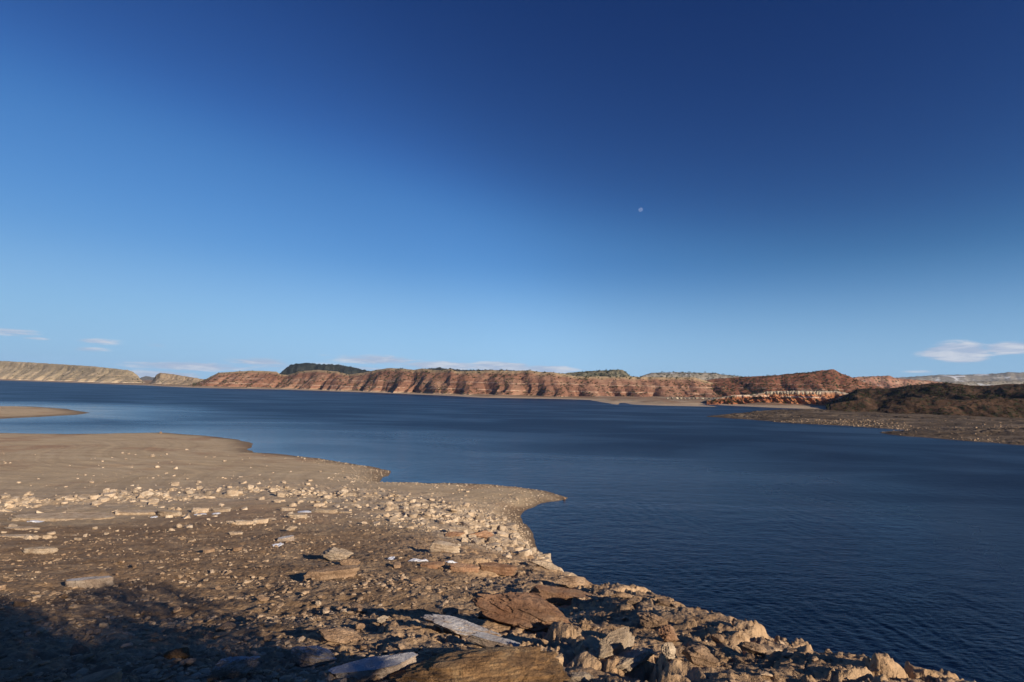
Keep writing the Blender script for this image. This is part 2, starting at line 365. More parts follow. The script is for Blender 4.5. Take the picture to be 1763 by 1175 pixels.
def rock_mat(name, a, b, c, frost=0.0):
    m, t, p = mat(name)
    tcn = t.nodes.new('ShaderNodeTexCoord'); oi = t.nodes.new('ShaderNodeObjectInfo'); P = tcn.outputs['Object']; G, Nn = pos(t)
    n1 = noise(t, G, 1.7, 7, .65, .5); n2 = noise(t, G, 14, 6, .7)
    lay = noise(t, vscale(t, G, (1.2, 1.2, 9)), 1.0, 5, .6)
    col = ramp(t, n1, [(0.30, a), (0.5, b), (0.7, c)])
    col = mixc(t, .5, col, ramp(t, lay, [(0.3, (.32, .32, .32)), (0.7, (.68, .68, .68))]), 'OVERLAY')
    col = mixc(t, .6, col, ramp(t, n2, [(0.25, (.25, .25, .25)), (0.75, (.78, .78, .78))]), 'OVERLAY')
    v = math_n(t, 'MULTIPLY_ADD', oi.outputs['Random'], .35, .82)
    h = t.nodes.new('ShaderNodeHueSaturation'); t.links.new(col, h.inputs['Color']); t.links.new(v, h.inputs['Value']); col = h.outputs[0]
    if frost:
        sp = t.nodes.new('ShaderNodeSeparateXYZ'); t.links.new(Nn, sp.inputs[0])
        f = math_n(t, 'MULTIPLY', sstep(t, math_n(t, 'ADD', sp.outputs[2], n1), 1.28, 1.52), frost)
        col = mixc(t, f, col, (.55, .57, .62))
    t.links.new(col, p.inputs['Base Color'])
    b0 = bump(t, p, noise(t, G, 4.5, 6, .7, .4), .8, .16); b1 = bump(t, p, n2, .8, .06, b0); b2 = bump(t, p, lay, .4, .06, b1); bump(t, p, noise(t, G, 55, 3, .6), .5, .012, b2)
    return m
M_ground = ground_mat()
M_pale = rock_mat('pale_sandstone', (.34, .25, .175), (.47, .37, .27), (.56, .47, .37))
M_brown = rock_mat('brown_sandstone', (.20, .13, .085), (.32, .215, .14), (.43, .31, .21))
M_red = rock_mat('red_sandstone', (.23, .115, .065), (.36, .21, .13), (.44, .30, .20))
M_frost = rock_mat('frosted_sandstone', (.26, .19, .15), (.38, .30, .24), (.50, .44, .38), .75)
M_ochre = rock_mat('ochre_lichen_rock', (.19, .11, .055), (.33, .20, .10), (.36, .27, .16))

def water_mat():
    m, t, p = mat('lake_water'); P, Nn = pos(t)
    p.inputs['Base Color'].default_value = (.001, .005, .020, 1); p.inputs['Specular IOR Level'].default_value = 0.36; p.inputs['Specular Tint'].default_value = (.72, .86, 1, 1)
    p.inputs['IOR'].default_value = 1.333
    gust = noise(t, vscale(t, P, (.012, .035, 1)), 1.0, 5, .6, .8)
    gs = sstep(t, gust, .32, .62); calm = attr(t, 'calm')
    h = math_n(t, 'ADD', noise(t, vscale(t, P, (2.2, 3.6, 1)), 1.0, 4, .6, .3), math_n(t, 'MULTIPLY', noise(t, vscale(t, P, (.35, .7, 1)), 1.0, 3, .6, .3), 2.2))
    b = t.nodes.new('ShaderNodeBump'); b.inputs['Distance'].default_value = .05
    t.links.new(math_n(t, 'MULTIPLY_ADD', calm, -.6, .95), b.inputs['Strength'])
    t.links.new(h, b.inputs['Height']); t.links.new(b.outputs[0], p.inputs['Normal'])
    rg = math_n(t, 'MULTIPLY_ADD', gs, .10, math_n(t, 'MULTIPLY_ADD', attr(t, 'open_water'), .20, .13))
    t.links.new(math_n(t, 'MULTIPLY', rg, math_n(t, 'MULTIPLY_ADD', calm, -.45, 1.0)), p.inputs['Roughness'])
    return m
M_water = water_mat()

# ------------------------------------------------------------------ water
def build_water():
    fa = np.linspace(R(-50), R(50), 900); aa = np.concatenate([fa, np.linspace(R(50), R(310), 90)[1:]])
    rr = np.concatenate([[0.5], np.geomspace(5, 20, 20)[:-1], np.geomspace(20, 260, 700), np.geomspace(270, 3500, 60), np.geomspace(4000, 8500, 6)])
    r, a = np.meshgrid(rr, aa, indexing='ij'); x = r*np.sin(a); y = r*np.cos(a)
    d = np.maximum(sdist((x, y), main), sdist((x, y), spit))
    calm = np.exp(-np.maximum(-d, 0)/(3+.05*r))*ss(12, -10, x)*0.9
    # ripples as real relief, crests running away to the right, dying out where the mesh is too coarse to carry them
    g = ss(-.35, .3, fbm2(x*.02, y*.04, 3, 17)); z = 0*x
    for wl_, am, an, sdn in ((2.4, .009, 99, 1), (1.35, .0085, 82, 2), (.85, .007, 104, 3), (.6, .005, 70, 4), (1.0, .006, 30, 5), (.7, .004, 140, 6)):
        c_, s_ = math.cos(R(an)), math.sin(R(an)); ux = x*c_-y*s_; uy = x*s_+y*c_   # crest along ux
        ph = 2*math.pi*uy/wl_+6.5*fbm2(ux*.16/wl_, uy*.3/wl_, 4, 60+sdn)*2
        z = z + am*np.sin(ph)*(.5+.8*ss(-.3, .4, fbm2(ux*.25/wl_, uy*.5/wl_, 2, 70+sdn)))*ss(wl_*95, wl_*45, r)
    z = z*g*(1-.8*calm)*ss(0, 1.5, -d)
    V = np.stack([x, y, z], -1).reshape(-1, 3); Fc = grid_faces(len(rr), len(aa))
    o = add('water', mesh_np('water', V, Fc[:, ::-1], M_water, True, {'calm': calm, 'open_water': ss(2, 80, -d)}))
    tag(o, 'deep blue wind-rippled lake filling the middle of the view', 'lake', kind='structure')
build_water()

# ------------------------------------------------------------------ near ground
def build_ground():
    fa = np.linspace(R(-54), R(54), 1000); ba = np.linspace(R(54), R(306), 110)[1:]
    aa = np.concatenate([fa, ba]); rr = np.concatenate([[0.02, .5, 1.0], np.geomspace(1.5, 620, 950)])
    r, a = np.meshgrid(rr, aa, indexing='ij'); x = r*np.sin(a); y = r*np.cos(a)
    z, d, mb, mr, cid = terrain(x, y, True)
    keep = d > -14
    high = ss(2.6, 5.0, z+fbm2(x*.1, y*.1, 3, 40)*1.6)
    wet = ss(1.6+.03*r, 0.0, d+fbm2(x*.3, y*.3, 3, 45)*1.2)*0.75
    V = np.stack([x, y, z], -1).reshape(-1, 3); Fc = grid_faces(len(rr), len(aa)); kf = keep.ravel()[Fc].any(1); Fc = Fc[kf]
    me = mesh_np('ground', V, Fc[:, ::-1], M_ground, True, {'belt': np.clip(mb*1.9*(1+.6*fbm2(x*.3, y*.6, 4, 44)), 0, 1), 'rim': np.clip(mr*1.1, 0, 1), 'high': high, 'wet': wet, 'inland': d})
    tag(add('ground', me), 'tan shoreland of sand, gravel and broken ledges running down to the lake', 'ground', kind='structure')
build_ground()

# ------------------------------------------------------------------ far land
def hz(px): return 666 + (px-CX)*math.tan(ROLL)
fs_px = [(-400, 651), (0, 655), (120, 659), (250, 664), (330, 668), (483, 671), (630, 676), (780, 682), (828, 685), (955, 687), (1019, 689), (1030, 692), (1050, 696), (1066, 697.5), (1072, 694), (1090, 697), (1141, 698.7), (1231.5, 700.5), (1200, 697.5), (1215, 696.5), (1260, 699), (1345, 703), (1450, 706), (1800, 712), (2300, 722)]
fs = np.array([onz(*p) for p in fs_px])
fpoly = [tuple(p) for p in fs] + [(2500, 300), (9000, 2000), (9000, 20000), (-20000, 20000), (-20000, 3500)]
def far_z(x, y):
    d = sdist((x, y), fpoly) + fbm2(x*.02, y*.02, 4, 51)*6
    z = np.where(d > 0, 0.055*np.minimum(d, 40)+0.012*np.clip(d-40, 0, 300)+0.0006*np.clip(d-300, 0, 5000), np.maximum(.1*d, -3))
    return z + ss(0, 30, d)*fbm2(x*.03, y*.03, 4, 52)*1.2, d
def sand_mat():
    m, t, p = mat('far_shore_sand'); P, Nn = pos(t)
    n = noise(t, vscale(t, P, (.02, .03, .6)), 1.0, 6, .65, .3); g = noise(t, P, .25, 5, .6)
    col = ramp(t, n, [(0.34, (.22, .11, .065)), (0.46, (.28, .18, .12)), (0.58, (.36, .28, .20)), (0.72, (.46, .38, .28))])
    col = mixc(t, math_n(t, 'MULTIPLY', sstep(t, g, .5, .66), .5), col, (.16, .14, .08))
    sx = t.nodes.new('ShaderNodeSeparateXYZ'); t.links.new(P, sx.inputs[0])
    col = mixc(t, sstep(t, sx.outputs[2], 1.5, .7), col, (.44, .34, .24))
    t.links.new(col, p.inputs['Base Color']); bump(t, p, g, .6, 1.0); return m
M_sand = sand_mat()
def build_far():
    aa = np.linspace(R(-75), R(80), 900); rr = np.concatenate([np.geomspace(330, 2600, 420), np.geomspace(2650, 8500, 20)])
    r, a = np.meshgrid(rr, aa, indexing='ij'); x = r*np.sin(a); y = r*np.cos(a); z, d = far_z(x, y)
    V = np.stack([x, y, z], -1).reshape(-1, 3); Fc = grid_faces(len(rr), len(aa)); Fc = Fc[(d > -40).ravel()[Fc].any(1)]
    tag(add('terrain', mesh_np('terrain', V, Fc[:, ::-1], M_sand)), 'pale sandy far shore below the hills', 'terrain', kind='structure')
build_far()

def hill_mat(name, cols, bands=(), veg=0.0, vegc=(.035, .045, .022), scale=.02, snow=0.0, top=None, basec=None, zs=1.0, bandc=(.66, .50, .38)):
    """eroded slope: mottled earth, level strata, scrub; heights are metres above the lake"""
    m, t, p = mat(name); P, Nn = pos(t); sx = t.nodes.new('ShaderNodeSeparateXYZ'); t.links.new(P, sx.inputs[0])
    zz = math_n(t, 'ADD', sx.outputs[2], math_n(t, 'MULTIPLY', math_n(t, 'SUBTRACT', noise(t, P, .02, 4, .6), .5), 5*zs))
    n = noise(t, vscale(t, P, (1, 1, 2.5)), scale, 7, .66, .4)
    col = ramp(t, n, [(0.32, cols[0]), (0.5, cols[1]), (0.68, cols[2])])
    lay = t.nodes.new('ShaderNodeTexNoise'); lay.noise_dimensions = '1D'; lay.inputs['Scale'].default_value = .55/zs; lay.inputs['Detail'].default_value = 5; t.links.new(zz, lay.inputs['W'])
    col = mixc(t, .13, col, ramp(t, lay.outputs[0], [(0.3, (.28, .28, .28)), (0.7, (.70, .70, .70))]), 'OVERLAY')
    if top: col = mixc(t, sstep(t, attr(t, 'v'), .80, .97), col, top)
    brk = noise(t, P, .03, 4, .6)
    for z0, w, a in bands:
        dd = math_n(t, 'ABSOLUTE', math_n(t, 'SUBTRACT', zz, z0))
        f = math_n(t, 'MULTIPLY', sstep(t, dd, w, w*.5), sstep(t, brk, .40, .52)); col = mixc(t, math_n(t, 'MULTIPLY', f, a), col, bandc)
    if basec: col = mixc(t, sstep(t, sx.outputs[2], basec[1]+1, basec[1]-1), col, basec[0])
    if veg:
        vo = t.nodes.new('ShaderNodeTexVoronoi'); vo.inputs['Scale'].default_value = .16/zs; t.links.new(P, vo.inputs['Vector'])
        f = math_n(t, 'MULTIPLY', sstep(t, vo.outputs['Distance'], .42, .28), sstep(t, noise(t, P, .012/zs, 4, .65), .62-.3*veg, .72-.3*veg))
        col = mixc(t, math_n(t, 'MULTIPLY', f, .85), col, vegc)
    if snow:
        f = math_n(t, 'MULTIPLY', sstep(t, noise(t, vscale(t, P, (1, 1, 5)), .012/zs, 7, .7), .66-.2*snow, .72-.2*snow), .85)
        col = mixc(t, f, col, (.50, .54, .62))
    t.links.new(col, p.inputs['Base Color'])
    b = bump(t, p, noise(t, P, .12/zs, 6, .68), .9, 3.0*zs); return m

ridges = {}
def ridge(name, pts, D, top, back, m, spur=(60, .5), seed=1, nu=500, amp=.06, label='', zb=-2.0, prof=1.0, jag=0.6, cliff=0.0, baset=.15):
    """pts: (picture x, crest picture y, forward distance of the foot). A solid hill: front slope with spurs, top, back slope."""
    pts = np.array(pts, float); u = np.linspace(pts[0, 0], pts[-1, 0], nu)
    cy = np.interp(u, pts[:, 0], pts[:, 1]); by = np.interp(u, pts[:, 0], pts[:, 2])
    by = np.convolve(np.pad(by, 12, mode='edge'), np.ones(25)/25, 'valid')
    a0, b0 = ray(u, cy); yc_ = by+D; zc_ = HC+b0*yc_
    fr = np.linspace(-.25, 1, 90); tp = np.linspace(0, 1, 14)[1:]; bk = np.linspace(0, 1, 14)[1:]
    dep = np.concatenate([yc_[:1]*0+fr])          # fractions of D
    Y = np.concatenate([by[None, :]+D*fr[:, None], (yc_[None, :]+top*tp[:, None]), (yc_[None, :]+top+back*bk[:, None])])
    X = a0[None, :]*Y
    s = X*math.cos(.1)
    L, sp = spur
    wx = s/L + .45*fbm2(s/L*.6, Y/L*.6, 3, seed) 
    tri = 1-np.abs(2*(wx-np.floor(wx+.5)))        # spur crest = 1
    w2 = s/L*2.7 + .5*fbm2(s/L*1.4, Y/L*1.4, 3, seed+3); tri2 = 1-np.abs(2*(w2-np.floor(w2+.5)))
    tt = np.clip(.72*tri+.28*tri2, 0, 1)
    De = D*(1-sp+sp*tt)
    v = 1-(yc_[None, :]-Y)/De; front = Y <= yc_[None, :]+1e-6; vv = np.clip(v, 0, 1)
    low = np.clip(1+(Y-yc_[None, :])/D, 0, 1.0)
    pf = vv**prof
    if cliff: pf = pf*(1-cliff)+cliff*ss(.78, .92, vv)
    pf = pf*(1-baset)+baset*low*ss(-.1, .2, vv)
    zt = zc_[None, :]*np.where(front, pf, 1)
    zt = np.where(front & (low <= 0), zb, zt)
    tpm = (Y > yc_[None, :]) & (Y <= yc_[None, :]+top+1e-6)
    zt = np.where(tpm, zc_[None, :]*(1-.12*(Y-yc_[None, :])/top), zt)
    bkm = Y > yc_[None, :]+top+1e-6
    zt = np.where(bkm, zc_[None, :]*.88*(1-(Y-yc_[None, :]-top)/back)+zb*((Y-yc_[None, :]-top)/back), zt)
    hm = np.median(np.abs(zc_))
    zt = zt + np.where(front, ss(0, .12, low)*ss(1.0, .9, vv), .3)*fbm2(X*6/L, Y*6/L, 5, seed+5)*hm*amp
    zt = zt + np.where(vv > .97, fbm2(X*10/L, Y*10/L, 3, seed+9)*jag, 0)
    e = np.minimum(np.arange(nu), np.arange(nu)[::-1])/nu
    zt = np.where(zt > zb, zb+(zt-zb)*ss(0, .006, e)[None, :], zt)
    V = np.stack([X, Y, zt], -1); Fc = grid_faces(V.shape[0], nu)
    att = np.where(front, vv, 1.0)
    me = mesh_np(name, V.reshape(-1, 3), Fc, m, True, {'v': att})
    # orient upward
    n = np.cross(V[1, 0]-V[0, 0], V[0, 1]-V[0, 0])
    if me.polygons[len(me.polygons)//3].normal.z < 0: me.flip_normals()
    o = add(name, me); tag(o, label, 'hill', kind='structure')
    ridges.setdefault(name, []); key = label; ridges[key] = (V, vv, front)
    return o
def dist(px, py): return float(onz(px, py)[1])

RED = ((.19, .095, .065), (.265, .14, .095), (.33, .21, .145))
M_redhill = hill_mat('red_badland', RED, bands=((19, .55, .5), (9, .6, .55), (31, .5, .1)), veg=.30, top=(.36, .27, .17), basec=((.50, .36, .25), 2.6))
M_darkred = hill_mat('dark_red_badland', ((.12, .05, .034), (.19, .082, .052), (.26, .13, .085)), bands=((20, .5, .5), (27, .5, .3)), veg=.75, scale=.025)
M_tanmesa = hill_mat('tan_mesa', ((.27, .22, .15), (.38, .31, .21), (.50, .40, .28)), bands=((9, 1.2, .6), (22, 1, .4)), veg=.25, vegc=(.17, .15, .09), basec=((.62, .50, .36), 4.5), zs=1.6, bandc=(.62, .44, .28))
M_butte = hill_mat('pale_butte', ((.26, .20, .14), (.36, .28, .20), (.44, .36, .27)), veg=.7, vegc=(.11, .10, .06), zs=1.2)
M_forest = hill_mat('forest_mountain', ((.012, .017, .018), (.022, .028, .027), (.045, .046, .040)), veg=1.2, scale=.015, vegc=(.010, .015, .014))
M_juniper = hill_mat('juniper_hill', ((.09, .09, .065), (.15, .14, .10), (.22, .20, .15)), veg=1.1, scale=.02, vegc=(.03, .04, .025))
M_snowmesa = hill_mat('snowy_mesa', ((.14, .13, .11), (.22, .20, .17), (.32, .28, .24)), veg=.7, snow=.35, zs=2.0, vegc=(.06, .06, .045))
M_farmesa = hill_mat('distant_mesa', ((.11, .10, .085), (.17, .155, .13), (.24, .22, .19)), snow=.4, zs=4.0, veg=.5, vegc=(.05, .055, .045))
M_redsnow = hill_mat('red_snowy_mesa', ((.22, .11, .08), (.31, .17, .12), (.40, .28, .21)), snow=.35, zs=1.5, veg=.7)
M_darkscrub = hill_mat('scrub_hill', ((.035, .024, .017), (.062, .038, .025), (.12, .07, .045)), veg=1.25, scale=.04, vegc=(.035, .036, .02), zs=.6)
M_orange = hill_mat('orange_bluff', ((.26, .09, .045), (.36, .145, .07), (.42, .21, .12)), bands=((9.5, .9, 1.0),), veg=.35, zs=.5, top=(.42, .37, .29))

# far to near
ridge('mountain', [(1500, 655, 5200), (1540, 651, 5200), (1612, 646, 5200), (1650, 645.5, 5200), (1692, 644, 5200), (1715, 643.5, 5200), (1737, 640.5, 5200), (1763, 641.7, 5200), (1900, 644, 5200), (2100, 650, 5200)], 700, 900, 900, M_farmesa, (420, .35), 61, 420, .05, 'long blue snow-streaked mesa farthest away at the right', jag=8, cliff=.25)
ridge('mountain', [(1560, 668, 2600), (1600, 660, 2600), (1640, 657.5, 2600), (1763, 655, 2600), (1950, 656, 2600), (2100, 668, 2600)], 260, 600, 500, M_snowmesa, (150, .4), 62, 400, .05, 'pale lower cliff band in front of the blue mesa', jag=3, cliff=.4)
ridge('mountain', [(236, 655, 5000), (244, 650, 5000), (252, 648, 5000), (262, 650, 5000), (290, 649, 5000), (330, 654, 5000)], 500, 500, 500, M_farmesa, (300, .4), 63, 150, .08, 'small blue range seen through the gap left of the butte', jag=6)
ridge('mountain', [(1095, 652, 2400), (1107, 646.5, 2400), (1122, 642, 2400), (1166, 641, 2400), (1231, 642.6, 2400), (1243, 645, 2400), (1310, 652, 2400)], 260, 350, 350, M_snowmesa, (140, .4), 64, 300, .05, 'grey snow-patched mesa behind the middle red hills', jag=2, cliff=.3)
ridge('mountain', [(455, 662, 2300), (478, 645.5, 2300), (500, 629, 2300), (512, 626, 2300), (530, 624.8, 2300), (545, 627.5, 2300), (580, 628, 2300), (605, 632, 2300), (620, 636, 2300), (640, 640, 2300), (690, 640.5, 2300), (720, 638, 2300), (745, 634, 2300), (757, 633.3, 2300), (772, 635.5, 2300), (790, 637, 2300), (850, 637.5, 2300), (905, 639, 2300), (960, 645, 2300)], 330, 300, 400, M_forest, (110, .5), 65, 500, .08, 'dark juniper-covered mountain rising behind the red hills', jag=6, cliff=.35)
ridge('hills', [(930, 660, 1500), (966, 643.5, 1500), (985, 642, 1500), (1006, 640, 1500), (1032, 638, 1500), (1070, 637, 1500), (1076, 640, 1500), (1085, 647, 1500), (1110, 656, 1500)], 160, 160, 200, M_juniper, (70, .5), 66, 260, .07, 'grey-green juniper hill behind the middle of the red hills', jag=2)
ridge('hills', [(-420, 612, 2250), (-80, 618.5, 2000), (0, 621.5, 1900), (80, 626, 1700), (160, 631, 1500), (220, 637.5, 1400), (230, 641, 1390), (238, 648, 1380), (246, 658, 1370), (262, 664, 1370)], 190, 500, 400, M_tanmesa, (110, .42), 67, 500, .05, 'long tan mesa at the far left', jag=1.2, cliff=.25)
ridge('hills', [(256, 664, 1300), (263, 655, 1290), (269, 646, 1280), (276, 642, 1270), (300, 645, 1260), (330, 650, 1230), (355, 654, 1210), (392, 658, 1200)], 110, 110, 150, M_butte, (50, .45), 68, 200, .07, 'small pale butte with a steep left end', jag=.8, cliff=.35)
ridge('hills', [(1440, 662, 1500), (1472, 649.5, 1500), (1500, 648, 1500), (1531, 647, 1500), (1541, 651, 1500), (1601, 656, 1500), (1660, 663, 1500), (1700, 672, 1500)], 170, 250, 300, M_redsnow, (80, .4), 69, 320, .05, 'red mesa with snow-dusted ledges right of the dark red peak', jag=1.5, cliff=.2)
# red hills
redc = [(318, 667), (340, 659), (355.5, 652.5), (366, 647), (376, 642), (400, 640.5), (432, 638.5), (475.5, 640), (483, 645), (496, 645.6), (514, 640), (530, 638.5), (547, 637), (580, 640), (592, 643), (600.5, 645), (626, 642), (649, 637), (669.5, 634), (690, 634.7), (713, 637), (728, 634.6), (748.5, 637.8), (776.6, 636), (787, 639.6), (848, 638), (878, 638.8), (912, 638), (930, 640.6), (950, 641), (968, 644), (993, 648.5), (1083, 649), (1150, 650), (1195, 650), (1209, 654), (1235, 662), (1260, 670)]
bpx = [318, 483, 630, 780, 955, 1019, 1100, 1260]; bdy = [dist(330, 668)+22, dist(483, 671)+15, dist(630, 676)+12, dist(780, 682)+10, dist(955, 687)+12, dist(1019, 689)+40, 760, 800]
ridge('hills', [(x, y, float(np.interp(x, bpx, bdy))) for x, y in redc], 130, 60, 120, M_redhill, (60, .45), 70, 1500, .05, 'long eroded red badland ridge with white strata across the lake', jag=.5, baset=.22)
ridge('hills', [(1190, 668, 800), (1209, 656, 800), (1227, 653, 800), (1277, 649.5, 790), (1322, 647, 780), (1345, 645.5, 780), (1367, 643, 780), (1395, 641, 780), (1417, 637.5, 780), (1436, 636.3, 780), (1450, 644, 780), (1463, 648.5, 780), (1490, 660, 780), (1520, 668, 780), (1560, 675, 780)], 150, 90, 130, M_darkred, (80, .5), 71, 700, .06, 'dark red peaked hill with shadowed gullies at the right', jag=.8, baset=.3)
ridge('hills', [(1215, 690, 560), (1260, 681, 560), (1300, 679, 560), (1318, 675, 560), (1350, 673.5, 560), (1400, 673, 555), (1440, 673.5, 550), (1470, 680, 540), (1490, 688, 540), (1510, 697, 540)], 34, 60, 60, M_orange, (13, .6), 72, 500, .08, 'orange bluff capped with cream pillars below the dark red hill', jag=.5, baset=.15, cliff=.2)
ridge('hills', [(1420, 697, 440), (1445, 688, 440), (1476, 670, 440), (1500, 669.5, 440), (1535, 669, 430), (1565, 664, 420), (1601, 660, 410), (1635, 660, 400), (1680, 665, 390), (1720, 663, 380), (1763, 660, 370), (1850, 655, 360), (2000, 650, 350), (2150, 670, 350)], 70, 60, 90, M_darkscrub, (50, .45), 73, 700, .07, 'low scrub-covered dark hills above the right shore', jag=.8, baset=.25)
ridge('hills', [(1425, 697, 345), (1440, 694, 345), (1470, 690, 345), (1492, 684.5, 345), (1510, 690, 345), (1540, 688, 335), (1570, 684, 330), (1590, 685, 330), (1640, 690, 320), (1700, 687, 315), (1790, 686, 310), (1900, 684, 300), (2100, 690, 300)], 24, 22, 30, M_darkscrub, (26, .35), 74, 600, .06, 'low brown knolls between the right shore and the scrub hills', jag=.4, baset=.2)

# unseen bluff added beyond the right edge, to shade the near side of the headland
def bluff():
    u, v = np.meshgrid(np.linspace(-1, 1, 90), np.linspace(-1, 1, 90), indexing='ij'); x = 245+u*75; y = 70+v*55
    h = ss(1.0, .35, np.hypot(u, v)*(1+.25*fbm2(x*.04, y*.04, 3, 98)))*36*(1+.15*fbm2(x*.06, y*.06, 4, 99))-3
    me = mesh_np('hills', np.stack([x, y, h], -1).reshape(-1, 3), grid_faces(90, 90)[:, ::-1], M_darkscrub)
    if me.polygons[4000].normal.z < 0: me.flip_normals()
    tag(add('hills', me), 'dark bluff added out of view at the right to shade the headland', 'hill', kind='structure')
bluff()

# right headland: a low point of gravel and rubble
hp = [(1212, 717.5), (1254, 713.5), (1300, 711), (1345, 707), (1420, 703), (1500, 702), (1800, 703), (2300, 715)]
hb = [(2300, 790), (1900, 778), (1763, 767.6), (1635, 757), (1567, 752), (1530, 748.5), (1515, 745.5), (1528, 742), (1560, 741), (1499, 736.5), (1454, 733.6), (1363, 729), (1290, 723), (1240, 719.5)]
hpoly = [tuple(onz(*p)) for p in hp+hb]
hcl = [tuple(onz(*p)) for p in [(1330, 712, 1.0), (1420, 705, 2.5), (1470, 704, 3.0), (1600, 706, 3.0), (1763, 700, 5), (2100, 705, 5)]]
def head_z(x, y):
    d = sdist((x, y), hpoly) + fbm2(x*.12, y*.12, 3, 81)*2.2
    c = np.exp(-(seg_d(x, y, hcl)/18)**2)
    z = np.where(d > 0, np.minimum(.10*d, .6+.055*d), np.maximum(.2*d, -2))
    z = np.minimum(z, 2.6+0*z)+c*ss(0, 12, d)*1.1
    rk = ss(.0, .5, fbm2(x*.02, y*.05, 4, 83)+.1)
    f1, f2, cid, ox, oy = worley(x*.4, y*.4, 15)
    return z + ss(0, 3, d)*(fbm2(x*.15, y*.15, 5, 82)*.5 + rk*(cid-.3)*.7*ss(0, .2, f2-f1)), d
def build_head():
    aa = np.linspace(R(15), R(58), 700); rr = np.geomspace(120, 420, 420)
    r, a = np.meshgrid(rr, aa, indexing='ij'); x = r*np.sin(a); y = r*np.cos(a); z, d = head_z(x, y)
    m, t, p = mat('headland_gravel'); P, Nn = pos(t)
    n = noise(t, vscale(t, P, (.05, .12, .3)), 1.0, 6, .65, .3); f = noise(t, P, 1.2, 6, .7)
    col = ramp(t, n, [(.34, (.06, .045, .032)), (.5, (.11, .082, .058)), (.66, (.19, .148, .108))])  # gravel colours kept dark, standing in for shade over the headland
    col = mixc(t, .6, col, ramp(t, f, [(.25, (.22, .22, .22)), (.75, (.8, .8, .8))]), 'OVERLAY')
    t.links.new(col, p.inputs['Base Color']); bump(t, p, f, .8, .4)
    V = np.stack([x, y, z], -1).reshape(-1, 3); Fc = grid_faces(len(rr), len(aa)); Fc = Fc[(d > -8).ravel()[Fc].any(1)]
    tag(add('headland', mesh_np('headland', V, Fc[:, ::-1], m)), 'gravel headland with shade put in its colour, reaching into the lake from the right', 'headland', kind='structure')
build_head()

# ------------------------------------------------------------------ rocks
import bmesh
def ico(sub):
    bm = bmesh.new(); bmesh.ops.create_icosphere(bm, subdivisions=sub, radius=1.0)
    V = np.array([v.co[:] for v in bm.verts]); Fc = np.array([[v.index for v in f.verts] for f in bm.faces]); bm.free(); return V, Fc
ICO = {k: ico(k) for k in (1, 2, 3, 4, 5, 6)}
def rock_shape(seed, sub=5, kind='boulder', rough=.10):
    """unit rock (about -1..1), chopped by random planes then weathered"""
    g = np.random.default_rng(seed); V, Fc = ICO[sub]; V = V.copy()
    n = 11 if kind == 'slab' else 20
    if kind == 'slab': V = V*np.array([1.35, 1.35, 1.6])
    for i in range(n):
        if kind == 'slab' and i < 2: nv = np.array([g.normal()*.06, g.normal()*.06, 1 if i == 0 else -1.]); dd = .52
        elif kind == 'slab': a = 2*math.pi*i/(n-2)+g.normal()*.22; nv = np.array([math.cos(a), math.sin(a), g.normal()*.12]); dd = g.uniform(.78, 1.0)
        else: nv = g.normal(size=3); dd = g.uniform(.52, .98)
        nv = nv/np.linalg.norm(nv); s = V@nv-dd; V = V-np.maximum(s, 0)[:, None]*nv[None]*.96
    nr = V/np.linalg.norm(V, axis=1)[:, None]
    if rough: V = V+nr*(fbm3(V, 1.6, 3, seed % 97)*rough*.9+fbm3(V, 5.5, 4, seed % 89+5)*rough*.8)[:, None]
    if rough and sub >= 5: V = V-nr*(np.maximum(0, .16-np.abs(fbm3(V*np.array([1, 1, 2.2]), 2.1, 3, seed % 71+9)))*rough*5.5)[:, None]
    if sub >= 4:                              # bedding layers stand out and in along the sides
        q = V[:, 2]*6+.6*fbm3(V, 1.2, 2, 4)+seed; fl = np.floor(q).astype(np.int64); fr = q-fl; zz = fl*0
        lay = _h(fl, zz, zz, seed)*(1-ss(.8, 1, fr))+_h(fl+1, zz, zz, seed)*ss(.8, 1, fr)
        V[:, :2] *= (1-.13*lay)[:, None]
    if kind == 'slab': V[:, 2] *= 1.0/.52
    return V, Fc
def make_rock(name, seed, size, m, kind='boulder', sub=5, rough=.10, flat_shade=False):
    V, Fc = rock_shape(seed, sub, kind, rough); me = mesh_np(name, V*np.array(size)/2, Fc, m, True); return me
def place_rock(px, py, wpx, hpx, depth, m, label, kind='boulder', seed=1, yaw=0., tilt=(0, 0), sink=.25, cat='rock', name=None, group=None, rough=.09, sub=5):
    """px,py: centre of its foot in the photograph; wpx, hpx: its seen width and height; depth: metres away from the eye"""
    P = hit(px, py); dd = math.hypot(P[0], P[1]); s = P[1]/F/1.0
    w = wpx*s; se = (HC-P[2])/math.hypot(dd, HC-P[2]); depth *= .62 if kind == 'slab' else .85; h = max(hpx*s-.7*depth*w*se, .6*hpx*s)
    me = make_rock(name or kind, seed, (w, depth*w, h*(1+sink)), m, kind, sub, rough)
    o = add(name or ('flat_rock' if kind == 'slab' else 'boulder'), me, (P[0], P[1]+depth*w*.3, P[2]+h*(1+sink)/2-h*sink))
    o.rotation_euler = (R(tilt[0]), R(tilt[1]), R(yaw)); tag(o, label, cat, group); return o

